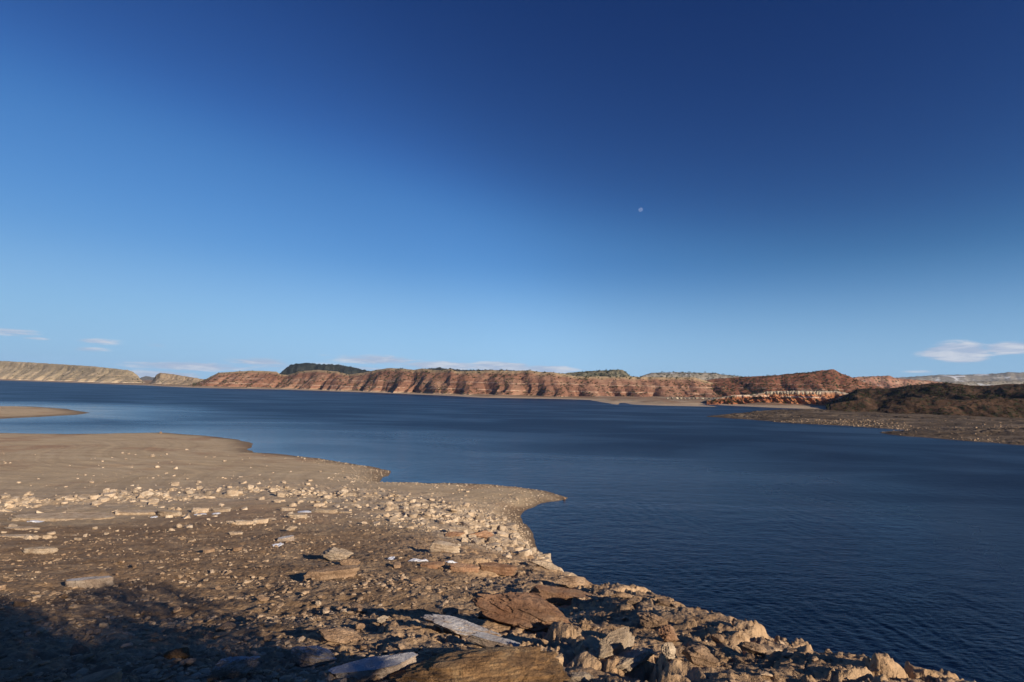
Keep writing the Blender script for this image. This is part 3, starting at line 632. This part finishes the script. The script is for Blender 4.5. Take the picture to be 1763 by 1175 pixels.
RK = [  # px, py(foot), w, h, depth ratio, material, label, kind, seed, yaw, tilt, sink
 (148, 1013, 86, 17, .45, M_frost, 'long pale slab with frosty top lying alone at the lower left beside shade', 'slab', 11, 8, (4, -3), .3),
 (62, 953, 58, 10, .5, M_pale, 'small flat tan slab near the left edge, above the frosty slab', 'slab', 12, 3, (3, 0), .3),
 (392, 1172, 92, 52, .7, M_frost, 'pale angular boulder with lit right edge at the bottom left, beside a black shadow', 'boulder', 13, 20, (0, -16), .25),
 (300, 1138, 46, 24, .8, M_ochre, 'small triangular tan rock half in shadow left of the pale angular boulder', 'boulder', 14, 30, (0, 0), .3),
 (535, 1150, 116, 46, .6, M_frost, 'rounded grey-brown boulder in shade at the bottom, right of the pale angular boulder', 'boulder', 15, -5, (0, 4), .3),
 (582, 1108, 108, 34, .6, M_brown, 'low brown boulder with sunlit top just behind the shaded rounded boulder', 'boulder', 16, 5, (3, 4), .3),
 (575, 997, 82, 20, .6, M_brown, 'thick two-stepped tan slab casting a long shadow in the middle of the slope', 'slab', 17, 16, (2, -4), .25),
 (600, 978, 42, 18, .7, M_brown, 'blocky rock leaning on the back of the two-stepped slab', 'boulder', 18, 10, (0, 0), .3),
 (576, 964, 78, 24, .6, M_pale, 'weathered pyramid-shaped outcrop behind the two-stepped slab', 'boulder', 19, -20, (0, 6), .35),
 (656, 1076, 26, 17, .8, M_pale, 'small cube-like tan stone standing alone in the centre foreground', 'boulder', 20, 40, (0, 0), .2),
 (616, 1088, 24, 14, .8, M_brown, 'small angular stone on the back end of the low brown boulder', 'boulder', 21, 10, (0, 0), .2),
 (546, 1045, 12, 11, .9, M_pale, 'little pale upright stone on the gravel left of the cube-like stone', 'boulder', 22, 10, (0, 0), .15),
 (588, 1052, 24, 11, .8, M_brown, 'rounded tan stone on the gravel right of the little upright stone', 'boulder', 23, 10, (0, 0), .2),
 (290, 889, 46, 9, .5, M_pale, 'flat pale slab, leftmost of the row of slabs on the brown bench', 'slab', 24, -4, (3, 0), .2),
 (343, 883, 34, 8, .5, M_pale, 'bright rectangular slab with a black shadow at its left end, in the slab row', 'slab', 25, 2, (3, 0), .2),
 (380, 882, 34, 7, .5, M_pale, 'thin slab right of the bright rectangular slab', 'slab', 26, 8, (3, 0), .2),
 (417, 904, 36, 8, .5, M_pale, 'stubby slab of the lower pair left of the long bright slab', 'slab', 27, 4, (3, 0), .2),
 (446, 902, 30, 7, .5, M_pale, 'tapering slab touching the stubby slab on its right', 'slab', 28, 12, (3, 0), .2),
 (398, 901, 24, 4, .5, M_pale, 'sliver of slab on the left end of the stubby slab', 'slab', 29, 12, (3, 0), .2),
 (494, 880, 26, 6, .5, M_pale, 'short pale slab directly left of the long bright slab', 'slab', 30, 0, (3, 0), .2),
 (556, 883, 48, 7, .4, M_pale, 'long bright slab lying across the middle of the bench', 'slab', 31, -5, (3, 0), .2),
 (512, 892, 38, 6, .5, M_pale, 'low tan slab just below the long bright slab', 'slab', 32, 4, (3, 0), .2),
 (593, 884, 28, 4, .5, M_pale, 'thin slab at the right end of the long bright slab', 'slab', 33, -3, (3, 0), .2),
 (549, 873, 20, 6, .6, M_pale, 'small tilted slab behind the long bright slab', 'slab', 34, 10, (3, 0), .2),
 (499, 915, 22, 11, .7, M_pale, 'pale pointed rock at the end of a long thin shadow', 'boulder', 35, 10, (0, -14), .2),
 (490, 932, 34, 9, .6, M_frost, 'pale slab with snow at its left foot below the pointed rock', 'slab', 36, 14, (3, -6), .2),
 (405, 922, 28, 5, .5, M_pale, 'narrow pale slab on dark gravel left of the pointed rock', 'slab', 37, 3, (3, 0), .2),
 (132, 930, 14, 4, .6, M_pale, 'small pale flat stone on brown gravel left of centre', 'slab', 38, 3, (3, 0), .2),
 (765, 950, 56, 15, .55, M_pale, 'pale wedge-shaped slab on the ledges above the snow streak', 'slab', 39, -8, (5, 6), .3),
 (797, 985, 60, 12, .5, M_red, 'low reddish ledge block above the snow streak', 'slab', 40, -6, (3, 4), .3),
 (855, 990, 66, 14, .5, M_red, 'cracked reddish ledge block right of the snow streak', 'slab', 41, -8, (3, 4), .3),
 (745, 978, 50, 10, .5, M_red, 'reddish ledge block at the left end of the snow streak', 'slab', 42, 6, (3, -3), .3),
 (780, 925, 44, 10, .6, M_red, 'ragged red-brown outcrop under the pale rubble', 'boulder', 43, 6, (3, -3), .3),
 (830, 928, 60, 18, .6, M_red, 'rounded red-brown outcrop left of the dark hole in the slope', 'boulder', 44, 6, (0, 3), .3),
 (934, 978, 62, 16, .55, M_pale, 'smooth tan boulder jutting over the water on the slope edge', 'boulder', 45, -14, (0, 12), .3),
 (990, 1012, 74, 22, .6, M_brown, 'tan wedge block on the rim below the jutting boulder', 'boulder', 46, 14, (0, 4), .3),
 (912, 1082, 215, 66, .6, M_red, 'large rough reddish outcrop in the centre of the foreground', 'boulder', 47, -18, (4, 8), .35),
 (972, 1040, 130, 26, .5, M_red, 'long sloping rock ledge right of the large reddish outcrop', 'slab', 48, -8, (6, 6), .3),
 (850, 1068, 80, 46, .6, M_red, 'furrowed tan rock shoulder on the left of the large reddish outcrop', 'boulder', 49, 24, (4, -4), .35),
 (1071, 1031, 44, 14, .6, M_brown, 'flat-topped tan stone, leftmost of three on the rim above the water', 'boulder', 50, 4, (0, 0), .3),
 (1093, 1042, 28, 12, .7, M_brown, 'round tan stone, middle of three on the rim above the water', 'boulder', 51, 4, (0, 0), .3),
 (1144, 1044, 46, 12, .6, M_brown, 'long tan stone, rightmost of three on the rim above the water', 'boulder', 52, -6, (0, 3), .3),
 (1128, 1082, 62, 34, .7, M_brown, 'peaked brown boulder below the three rim stones', 'boulder', 53, -20, (0, 10), .3),
 (1155, 1108, 56, 34, .7, M_red, 'jagged brown boulder against the peaked boulder', 'boulder', 54, 30, (0, 14), .3),
 (1060, 1128, 90, 30, .45, M_pale, 'pale tilted slab leaning up to the right in the foreground', 'slab', 55, 28, (10, -22), .3),
 (1092, 1152, 100, 40, .6, M_pale, 'broad pale boulder with streaked face below the tilted slab', 'boulder', 56, 18, (4, -10), .3),
 (1152, 1142, 34, 40, .7, M_pale, 'narrow upright slab right of the broad pale boulder', 'boulder', 57, 40, (0, -12), .3),
 (1205, 1148, 70, 44, .7, M_brown, 'knobbly brown boulder right of the narrow upright slab', 'boulder', 58, -30, (0, 12), .3),
 (1238, 1108, 26, 18, .8, M_brown, 'small bright stone in the shade on the right rim', 'boulder', 59, -30, (0, 12), .3),
 (1300, 1128, 60, 24, .7, M_brown, 'craggy tan block on the right rim', 'boulder', 60, -20, (0, 8), .35),
 (840, 1200, 380, 52, .55, M_ochre, 'huge ochre lichen-stained boulder cut by the bottom edge of the picture', 'boulder', 61, 4, (0, -3), .45),
 (790, 1096, 150, 30, .5, M_frost, 'frosted pale rock ridge running across the shade left of the centre outcrop', 'boulder', 62, -12, (0, 8), .35),
 (862, 1118, 130, 16, .4, M_frost, 'thin white-crusted ledge right of the frosted ridge', 'slab', 63, -14, (4, 8), .3),
 (640, 1165, 150, 26, .5, M_frost, 'dark blue-grey shaded slab along the bottom left of the ochre boulder', 'slab', 64, 14, (2, -5), .3),
 (1000, 1178, 60, 22, .6, M_pale, 'pale block at the right end of the ochre boulder', 'boulder', 65, 14, (2, 5), .3),
 (95, 897, 200, 9, .35, M_pale, 'long low pale bedrock ledge running in from the left edge below the stony belt', 'slab', 70, 2, (2, 0), .3),
 (232, 886, 90, 6, .4, M_pale, 'thin pale bedrock shelf continuing right from the long left ledge', 'slab', 71, 6, (2, 0), .3),
 (35, 912, 60, 5, .4, M_pale, 'short pale shelf on the left edge below the long ledge', 'slab', 72, 0, (2, 0), .3),
 (30, 926, 70, 4, .4, M_pale, 'lowest thin pale shelf on the left edge', 'slab', 73, 4, (2, 0), .3),
 (182, 852, 14, 12, .8, M_pale, 'pale pointed rock on the left end of the stony belt', 'boulder', 66, 10, (0, -14), .2),
 (231, 850, 14, 7, .8, M_pale, 'white rounded rock on the stony belt right of the pointed one', 'boulder', 67, 10, (0, 0), .2),
 (276, 747, 6, 4, .8, M_brown, 'small dark rock at the water line of the left beach', 'boulder', 68, 10, (0, 0), .2),
 (972, 860, 6, 4, .9, M_brown, 'dark rock at the very tip of the gravel spit', 'boulder', 69, 10, (0, 0), .2),
]
for r_ in RK:
    px, py, w, h, dep, m, lab, kind, seed, yaw, tilt, sink = r_
    big = w > 60
    place_rock(px, py, w, h, dep, m, lab, kind, seed, yaw, tilt, sink, 'flat rock' if kind == 'slab' else 'boulder', rough=.10 if kind == 'boulder' else .05, sub=6 if w > 90 else (5 if w > 30 else 4))

# stones: proto shapes
SM = [M_pale, M_brown, M_red]
def scatter(n, fr, seed, dens=None):
    """points on the near land, spread evenly over bearing and log-distance"""
    g = np.random.default_rng(seed); out = []
    a = g.uniform(fr[0], fr[1], n); r = np.exp(g.uniform(math.log(fr[2]), math.log(fr[3]), n))
    x = r*np.sin(a); y = r*np.cos(a); return x, y, r, g
def inst(x, y, z, sx, sy, sz, g, protos, tiltm=.25):
    n = len(x); which = g.integers(0, len(protos), n); Vs = []; Fs = []; off = 0
    yaw = g.uniform(0, 2*math.pi, n); tx = g.normal(0, tiltm, n); ty = g.normal(0, tiltm, n)
    for k, (pv, pf) in enumerate(protos):
        i = np.where(which == k)[0]
        if not len(i): continue
        v = pv[None]*np.stack([sx[i], sy[i], sz[i]], -1)[:, None, :]
        c, s = np.cos(tx[i])[:, None], np.sin(tx[i])[:, None]; v = np.stack([v[..., 0], v[..., 1]*c-v[..., 2]*s, v[..., 1]*s+v[..., 2]*c], -1)
        c, s = np.cos(ty[i])[:, None], np.sin(ty[i])[:, None]; v = np.stack([v[..., 0]*c+v[..., 2]*s, v[..., 1], -v[..., 0]*s+v[..., 2]*c], -1)
        c, s = np.cos(yaw[i])[:, None], np.sin(yaw[i])[:, None]; v = np.stack([v[..., 0]*c-v[..., 1]*s, v[..., 0]*s+v[..., 1]*c, v[..., 2]], -1)
        v = v+np.stack([x[i], y[i], z[i]], -1)[:, None, :]
        Vs.append(v.reshape(-1, 3)); Fs.append((pf[None]+(np.arange(len(i))*len(pv))[:, None, None]+off).reshape(-1, 3)); off += len(i)*len(pv)
    return np.concatenate(Vs), np.concatenate(Fs)
protoS = [rock_shape(200+i, 1, 'boulder', .0) for i in range(8)]
protoM = [rock_shape(220+i, 2, 'boulder' if i % 2 else 'slab', .04) for i in range(8)]
def stone_mat(name, c):
    m, t, p = mat(name); P, Nn = pos(t); n = noise(t, P, 1.3, 4, .6); w = t.nodes.new('ShaderNodeTexWhiteNoise')
    g = noise(t, P, 7, 3, .6)
    col = ramp(t, n, [(.3, c[0]), (.5, c[1]), (.7, c[2])]); col = mixc(t, .5, col, ramp(t, g, [(.3, (.3, .3, .3)), (.7, (.72, .72, .72))]), 'OVERLAY')
    t.links.new(col, p.inputs['Base Color']); bump(t, p, noise(t, P, 25, 4, .6), .6, .03); return m
M_chip = stone_mat('brown_gravel', ((.22, .15, .10), (.33, .235, .155), (.50, .39, .28)))
M_chipp = stone_mat('pale_rubble', ((.33, .25, .17), (.45, .35, .25), (.58, .49, .38)))

# gravel over the near slope (sizes grow with the class of stone, not with distance)
def gravel_patch(n, fr, seed, smin, smax, pw, m, name, label, accept, protos, flat=.5):
    x, y, r, g = scatter(n, fr, seed); z, d, mb, mr, cid = terrain(x, y, True)
    k = accept(x, y, z, d, mb, mr, g) & (d > .3); x, y, z, r = x[k], y[k], z[k], r[k]
    s = smin*(smax/smin)**(g.uniform(0, 1, len(x))**pw); s = s*np.clip(r/9, .75, 3.2)**.35
    V, Fc = inst(x, y, z+s*flat*.07, s*.5*g.uniform(.8, 1.3, len(x)), s*.5*g.uniform(.6, 1., len(x)), s*.5*flat*g.uniform(.6, 1.2, len(x)), g, protos)
    o = add(name, mesh_np(name, V, Fc, m, False)); tag(o, label, 'gravel' if 'gravel' in name else 'stones', kind='stuff'); return len(x)
FRONT = (R(-50), R(50))
gravel_patch(90000, (*FRONT, 3.0, 44), 301, .03, .20, 3.4, M_chip, 'gravel', 'brown gravel and chips scattered over the near slope',
             lambda x, y, z, d, mb, mr, g: (g.uniform(0, 1, len(x)) < (1-.88*mr)*(.12+.88*ss(-.05, .22, fbm2(x*.35, y*.6, 4, 90)))), protoS)
gravel_patch(60000, (R(-50), R(12), 22, 95), 302, .07, .60, 2.8, M_chipp, 'rubble', 'pale broken stones forming the belt between beach and slope',
             lambda x, y, z, d, mb, mr, g: (g.uniform(0, 1, len(x)) < mb**1.6*(.10+.9*ss(-.12, .2, fbm2(x*.16, y*.35, 4, 91)))), protoM)
gravel_patch(30000, (R(-35), R(10), 45, 110), 303, .07, .28, 2.0, M_chipp, 'gravel', 'pale pebbles along the water edge of the spits',
             lambda x, y, z, d, mb, mr, g: (g.uniform(0, 1, len(x)) < ss(9, 1, d)*.9), protoS)
gravel_patch(7000, (R(-50), R(8), 40, 130), 304, .07, .5, 3.6, M_chipp, 'stones', 'scattered pale stones on the sandy beach',
             lambda x, y, z, d, mb, mr, g: (g.uniform(0, 1, len(x)) < .12+.5*ss(.1, .5, fbm2(x*.1, y*.1, 3, 92))), protoM)

# individual loose rocks: the biggest, each its own object
def rocks(n, fr, seed, smin, smax, m, label, group, accept, flat=.55, pw=1.8):
    pro = [make_rock('rock', 400+seed*10+i, (1, .8, flat), m, 'slab' if i % 3 == 0 else 'boulder', 3, .08) for i in range(6)]
    x, y, r, g = scatter(n*12, fr, seed); z, d, mb, mr, cid = terrain(x, y, True); k = np.where(accept(x, y, z, d, mb, mr, g) & (d > .4))[0][:n]
    first = None
    for i in k:
        s = smin*(smax/smin)**(g.uniform()**pw)*min(max(r[i]/9, .75), 5)**.3
        if first is None: o = add('rock', pro[0]); first = o
        else: o = first.copy(); o.data = pro[int(g.integers(0, 6))]; C.collection.objects.link(o)
        o.location = (x[i], y[i], z[i]+s*flat*.22); o.scale = (s, s, s*g.uniform(.6, 1.1)); o.rotation_euler = (g.normal()*.15, g.normal()*.15, g.uniform(0, 6.28))
        tag(o, label, 'rock', group)
rocks(120, (R(-45), R(28), 5, 32), 31, .10, .40, M_brown, 'loose brown rock lying among gravel on the near slope', 'loose rocks on the near slope',
      lambda x, y, z, d, mb, mr, g: (z > 4.6) & (mr < .35))
rocks(130, (R(-48), R(8), 32, 75), 32, .30, .85, M_pale, 'pale broken block in the stony belt above the beach', 'pale blocks of the stony belt',
      lambda x, y, z, d, mb, mr, g: mb > .55)
rocks(40, (R(-46), R(2), 60, 130), 33, .18, .45, M_pale, 'pale stone lying on the sandy left beach', 'stones on the sandy beach',
      lambda x, y, z, d, mb, mr, g: (z < 2.0) & (d > 2))

# rubble and rocks on the right headland
def head_rubble():
    g = np.random.default_rng(55); n = 30000; a = g.uniform(R(17), R(46), n); r = np.exp(g.uniform(math.log(160), math.log(330), n)); x = r*np.sin(a); y = r*np.cos(a); z, d = head_z(x, y)
    k = (d > .5) & (g.uniform(0, 1, n) < .03+.95*ss(.05, .35, fbm2(x*.025, y*.06, 3, 93)+.2*ss(5, 0, d)+.35*np.exp(-(seg_d(x, y, hcl)/7)**2)-.1)); x, y, z = x[k], y[k], z[k]; s = .20*(4.5)**(g.uniform(0, 1, len(x))**3.0)
    V, Fc = inst(x, y, z, s*.6, s*.5, s*.35, g, protoM); o = add('rubble', mesh_np('rubble', V, Fc, M_chip, False)); tag(o, 'broken tan stones strewn over the right headland', 'stones', kind='stuff')
head_rubble()

# cream pillars along the orange bluff
def pillars():
    g = np.random.default_rng(5); first = None
    m = rock_mat('cream_pillar_rock', (.30, .25, .18), (.38, .33, .25), (.46, .41, .33))
    for i, px in enumerate(np.concatenate([np.linspace(1318, 1372, 16), np.linspace(1380, 1412, 6), np.linspace(1150, 1258, 16)])):
        py = 679.5 if px > 1300 else 688; y = 575 if px > 1300 else 640
        a, b = ray(px, py); zt = HC+b*y; h = g.uniform(3.5, 6.5)*(1 if px > 1300 else .8)
        if first is None: me = make_rock('rock_spire', 77, (1, 1, 1), m, 'boulder', 3, .12); o = add('rock_spire', me); first = o
        else: o = first.copy(); C.collection.objects.link(o)
        o.location = (a*y, y+g.normal()*2, zt+h*.3); o.scale = (g.uniform(2.6, 4.6), 3, h*.8) if px > 1300 else (g.uniform(3, 7), 3, h*.6); o.rotation_euler = (0, g.normal()*.1, g.uniform(0, 6.28))
        if px > 1300: tag(o, 'cream rock pillar standing in the row on top of the orange bluff', 'rock spire', 'cream pillars on the orange bluff')
        else: tag(o, 'cream knob of rock in the line above the far sandy flat', 'rock spire', 'cream knobs above the far flat')
pillars()

# ------------------------------------------------------------------ snow patches
def snow(px, py, wpx, dpx, label, seed):
    P = hit(px, py); s = P[1]/F; w = wpx*s/2; dd = dpx*s*3
    V, Fc = ICO[4]; V = V.copy(); ang = np.arctan2(V[:, 1], V[:, 0]); rr = 1+.35*fbm3(np.stack([np.cos(ang), np.sin(ang), ang*0], -1), 2.2, 3, seed)
    x = P[0]+V[:, 0]*w*rr; y = P[1]+V[:, 1]*dd*rr; z0 = terrain(x, y); z = z0+V[:, 2]*.035+.012
    c = V*0; c[:, 0] = x-P[0]; c[:, 1] = y-P[1]; c[:, 2] = z-P[2]
    o = add('snow_patch', mesh_np('snow_patch', c, Fc, M_snow), P); tag(o, label, 'snow patch', 'old snow left on the slope')
M_snow, t_, p_ = mat('old_snow'); P_, _n = pos(t_)
t_.links.new(ramp(t_, noise(t_, P_, 6, 4, .6), [(.3, (.55, .58, .66)), (.7, (.78, .80, .85))]), p_.inputs['Base Color']); p_.inputs['Roughness'].default_value = .6
snow(790, 973, 48, 5, 'longest white snow streak below the reddish ledges', 3)
snow(722, 967, 34, 3, 'thin snow streak at the left end of the reddish ledges', 4)
snow(674, 962, 12, 4, 'small bluish snow patch in the shade left of the reddish ledges', 5)
snow(478, 939, 18, 4, 'snow at the foot of the pale slab below the pointed rock', 6)
snow(345, 886, 18, 2.5, 'sliver of snow in front of the bright rectangular slab', 7)
snow(372, 885, 14, 2.5, 'sliver of snow in front of the thin slab', 8)
snow(525, 881, 22, 3.5, 'snow left of the long bright slab', 9)
snow(265, 891, 10, 2.5, 'snow at the left end of the leftmost flat slab', 10)
snow(60, 898, 26, 3, 'snow under the pale ledge at the far left', 12)

# ------------------------------------------------------------------ junipers
def leaf_blob(seed, n, flat=.75):
    """many small leaf-sized faces through an uneven crown"""
    g = np.random.default_rng(seed); c = []
    lobes = [(g.normal(size=3)*np.array([.38, .38, .25]), g.uniform(.35, .62)) for _ in range(7)]
    V = []; Fc = []
    for i in range(n):
        lc, lr = lobes[g.integers(0, 7)]; d = g.normal(size=3); d /= np.linalg.norm(d); p = lc+d*lr*g.uniform(.55, 1.05)
        p = np.array([p[0], p[1], p[2]*flat+.55]); u = g.normal(size=3); u /= np.linalg.norm(u); w = np.cross(u, g.normal(size=3)); w /= np.linalg.norm(w); s = g.uniform(.5, 1.2)*(.9/ n**.40)
        k = len(V); V += [p-u*s-w*s*.5, p+u*s-w*s*.3, p+w*s]; Fc.append([k, k+1, k+2])
    return np.array(V), np.array(Fc)
def leaf_mat(name, a, b):
    m, t, p = mat(name); g = t.nodes.new('ShaderNodeNewGeometry'); oi = t.nodes.new('ShaderNodeObjectInfo')
    t.links.new(ramp(t, noise(t, g.outputs['Position'], 2.0, 3, .6), [(.35, a), (.65, b)]), p.inputs['Base Color']); return m
M_leaf = leaf_mat('juniper_leaf', (.022, .034, .016), (.055, .065, .03)); M_bark = rock_mat('juniper_bark', (.10, .07, .05), (.15, .11, .08), (.2, .15, .11))
M_dry = leaf_mat('dry_bush_leaf', (.10, .085, .035), (.20, .16, .07))
blobs = [leaf_blob(500+i, 110) for i in range(5)]
def shrubs_on(key, n, smin, smax, seed, label, group, vr=(.05, .98), nind=30, pxr=None, mm=M_leaf, clump=True):
    V, vv, front = ridges[key]; g = np.random.default_rng(seed); m1 = front & (vv > vr[0]) & (vv < vr[1]) & (V[..., 2] > 1.5)
    if pxr:
        px, py = pix(V[..., 0], V[..., 1], V[..., 2]); m1 &= (px > pxr[0]) & (px < pxr[1])
    if clump: m1 &= fbm2(V[..., 0]*.03, V[..., 1]*.03, 3, seed) > g.uniform(-.6, .3, m1.shape)
    idx = np.argwhere(m1)
    idx = idx[g.choice(len(idx), min(n, len(idx)), replace=False)]; P = V[idx[:, 0], idx[:, 1]]; s = g.uniform(smin, smax, len(P))
    order = np.argsort(-s/P[:, 1]); P = P[order]; s = s[order]; first = None
    mes = [mesh_np('juniper_bush', v, f, mm, False) for v, f in blobs]
    for i in range(min(nind, len(P))):
        if first is None: first = o = add('juniper_bush', mes[0])
        else: o = first.copy(); o.data = mes[int(g.integers(0, 5))]; C.collection.objects.link(o)
        o.location = P[i]-np.array([0, 0, .1*s[i]]); o.scale = (s[i], s[i], s[i]*g.uniform(.8, 1.2)); o.rotation_euler = (0, 0, g.uniform(0, 6.28)); tag(o, label, 'bush', group)
    P = P[nind:]; s = s[nind:]
    return P, s, mm
rest = []
kx = list(k for k in ridges if isinstance(ridges[k], tuple))
K_red = 'long eroded red badland ridge with white strata across the lake'; K_dark = 'dark red peaked hill with shadowed gullies at the right'
K_scrub = 'low scrub-covered dark hills above the right shore'; K_knoll = 'low brown knolls between the right shore and the scrub hills'; K_orange = 'orange bluff capped with cream pillars below the dark red hill'
K_jun = 'grey-green juniper hill behind the middle of the red hills'; K_for = 'dark juniper-covered mountain rising behind the red hills'; K_tan = 'long tan mesa at the far left'; K_snow = 'grey snow-patched mesa behind the middle red hills'
rest.append(shrubs_on(K_red, 1100, 1.0, 2.6, 601, 'dark juniper bush dotted on the red badland ridge', 'junipers on the red ridge', (.0, .99), 90))
rest.append(shrubs_on(K_dark, 700, 1.0, 2.6, 602, 'dark juniper bush on the peaked dark red hill', 'junipers on the dark red hill', (.0, .99), 40))
rest.append(shrubs_on(K_scrub, 1100, .6, 1.5, 603, 'dark juniper bush on the scrub hills at the right', 'junipers on the scrub hills', (.0, .99), 70))
rest.append(shrubs_on(K_knoll, 260, .4, 1.1, 604, 'dark bush on the knolls behind the right headland', 'bushes on the right knolls', (.0, .99), 50))
rest.append(shrubs_on(K_orange, 160, .8, 2.0, 605, 'dark bush at the foot of the orange bluff', 'bushes by the orange bluff', (.0, .99), 20))
rest.append(shrubs_on(K_jun, 500, 2.0, 4.5, 606, 'x', 'x', (.0, .999), 0)); rest.append(shrubs_on(K_for, 500, 2, 4.5, 607, 'x', 'x', (.3, .999), 0, clump=False)); rest.append(shrubs_on(K_tan, 140, 1.2, 3, 608, 'x', 'x', (.2, .99), 0))
rest.append(shrubs_on(K_snow, 300, 3, 8, 609, 'x', 'x', (.2, .99), 0))
Pr = np.concatenate([a for a, b, c in rest]); sr = np.concatenate([b for a, b, c in rest])
V, Fc = inst(Pr[:, 0], Pr[:, 1], Pr[:, 2], sr, sr, sr, np.random.default_rng(9), [leaf_blob(520+i, 26) for i in range(4)], .0)
tag(add('scrub', mesh_np('scrub', V, Fc, M_leaf, False)), 'countless dark junipers speckling the farther hills', 'scrub', kind='stuff')

# junipers added out of view beside the viewpoint, to shade the near slope
def juniper(x, y, h, w, seed, label):
    z = float(terrain(np.array([x]), np.array([y]))[0]); e = bpy.data.objects.new('shade_juniper', None); C.collection.objects.link(e); e.location = (x, y, z); tag(e, label, 'tree')
    g = np.random.default_rng(seed); Vt = []; Ft = []
    def limb(p0, p1, r0, r1, n=7):
        k0 = len(Vt); p0 = np.array(p0); p1 = np.array(p1); ax = p1-p0; u = np.cross(ax, [0.3, .9, .2]); u /= np.linalg.norm(u); w_ = np.cross(ax, u); w_ /= np.linalg.norm(w_)
        for j in range(5):
            tt = j/4; c = p0+ax*tt+(g.normal(size=3)*.05 if 0 < j < 4 else 0); rr = r0+(r1-r0)*tt
            for q in range(n): Vt.append(c+rr*(math.cos(2*math.pi*q/n)*u+math.sin(2*math.pi*q/n)*w_))
        for j in range(4):
            for q in range(n): Ft.append([k0+j*n+q, k0+j*n+(q+1) % n, k0+(j+1)*n+(q+1) % n, k0+(j+1)*n+q])
    limb((0, 0, -.3), (.1, .05, h*.45), .19, .12)
    cl = []
    for i in range(9):
        a = i*2.4; e1 = (math.cos(a)*w*.33, math.sin(a)*w*.33, h*(.4+.06*i)); limb((.05, .02, h*(.12+.03*i)), e1, .09, .03); cl.append(e1)
    add('trunk', mesh_np('trunk', np.array(Vt), np.array(Ft), M_bark), parent=e)
    Vs = []; Fs = []; off = 0
    for i in range(16):
        v, f = leaf_blob(seed+i, 3000, .8); c = cl[i % 9]; sc = g.uniform(.3, .45)*w; v = v*sc+np.array(c)+g.normal(size=3)*np.array([.2, .2, .22])*w*.5+np.array([0, 0, -sc*.3]); Vs.append(v); Fs.append(f+off); off += len(v)
    V_ = np.concatenate(Vs); V_[:, 2] = np.maximum(V_[:, 2], .25)
    add('crown', mesh_np('crown', V_, np.concatenate(Fs), M_leaf, False), parent=e)
juniper(4.8, -5.2, 4.3, 6.4, 700, 'large dark spreading juniper added out of view behind the viewpoint for its shadow')
juniper(5.7, 0.2, 2.5, 1.9, 760, 'small low juniper added out of view on the right rim for its shadow')

# ------------------------------------------------------------------ moon
def moon():
    m = bpy.data.materials.new('moon'); m.use_nodes = True; t = m.node_tree; t.nodes.clear()
    o = t.nodes.new('ShaderNodeOutputMaterial'); a = t.nodes.new('ShaderNodeAddShader'); tr = t.nodes.new('ShaderNodeBsdfTransparent'); d = t.nodes.new('ShaderNodeBsdfDiffuse')
    tx = t.nodes.new('ShaderNodeTexCoord'); t.links.new(ramp(t, noise(t, tx.outputs['Object'], 2.2, 4, .6), [(.4, (.035, .035, .04)), (.6, (.09, .085, .08))]), d.inputs[0])
    t.links.new(tr.outputs[0], a.inputs[0]); t.links.new(d.outputs[0], a.inputs[1]); t.links.new(a.outputs[0], o.inputs[0])
    D = 60000.0; w = pxdir(1103, 361.5)
    V, Fc = ICO[4]; me = mesh_np('moon', V, Fc, m); ob = add('moon', me, w*D+np.array([0, 0, HC])); ob.scale = (D*3.5/F,)*3
    tag(ob, 'small pale half-lit moon high in the blue sky', 'moon')
moon()

# ------------------------------------------------------------------ the clear but not empty air
def haze():
    m = bpy.data.materials.new('air'); m.use_nodes = True; t = m.node_tree; t.nodes.clear()
    o = t.nodes.new('ShaderNodeOutputMaterial'); v = t.nodes.new('ShaderNodeVolumePrincipled'); v.inputs['Color'].default_value = (.50, .68, 1.0, 1)
    v.inputs['Density'].default_value = 3.0e-5; v.inputs['Anisotropy'].default_value = 0.0; t.links.new(v.outputs[0], o.inputs['Volume'])
    a = 9000.0; V = [(sx*a, sy*a, z) for z in (-5, 290) for sx, sy in ((-1, -1), (1, -1), (1, 1), (-1, 1))]
    Fc = [(0, 3, 2, 1), (4, 5, 6, 7), (0, 1, 5, 4), (1, 2, 6, 5), (2, 3, 7, 6), (3, 0, 4, 7)]
    tag(add('haze', mesh_np('haze', V, Fc, m, False)), 'thin blue air over the lake and the hills', 'haze', kind='stuff')
haze()
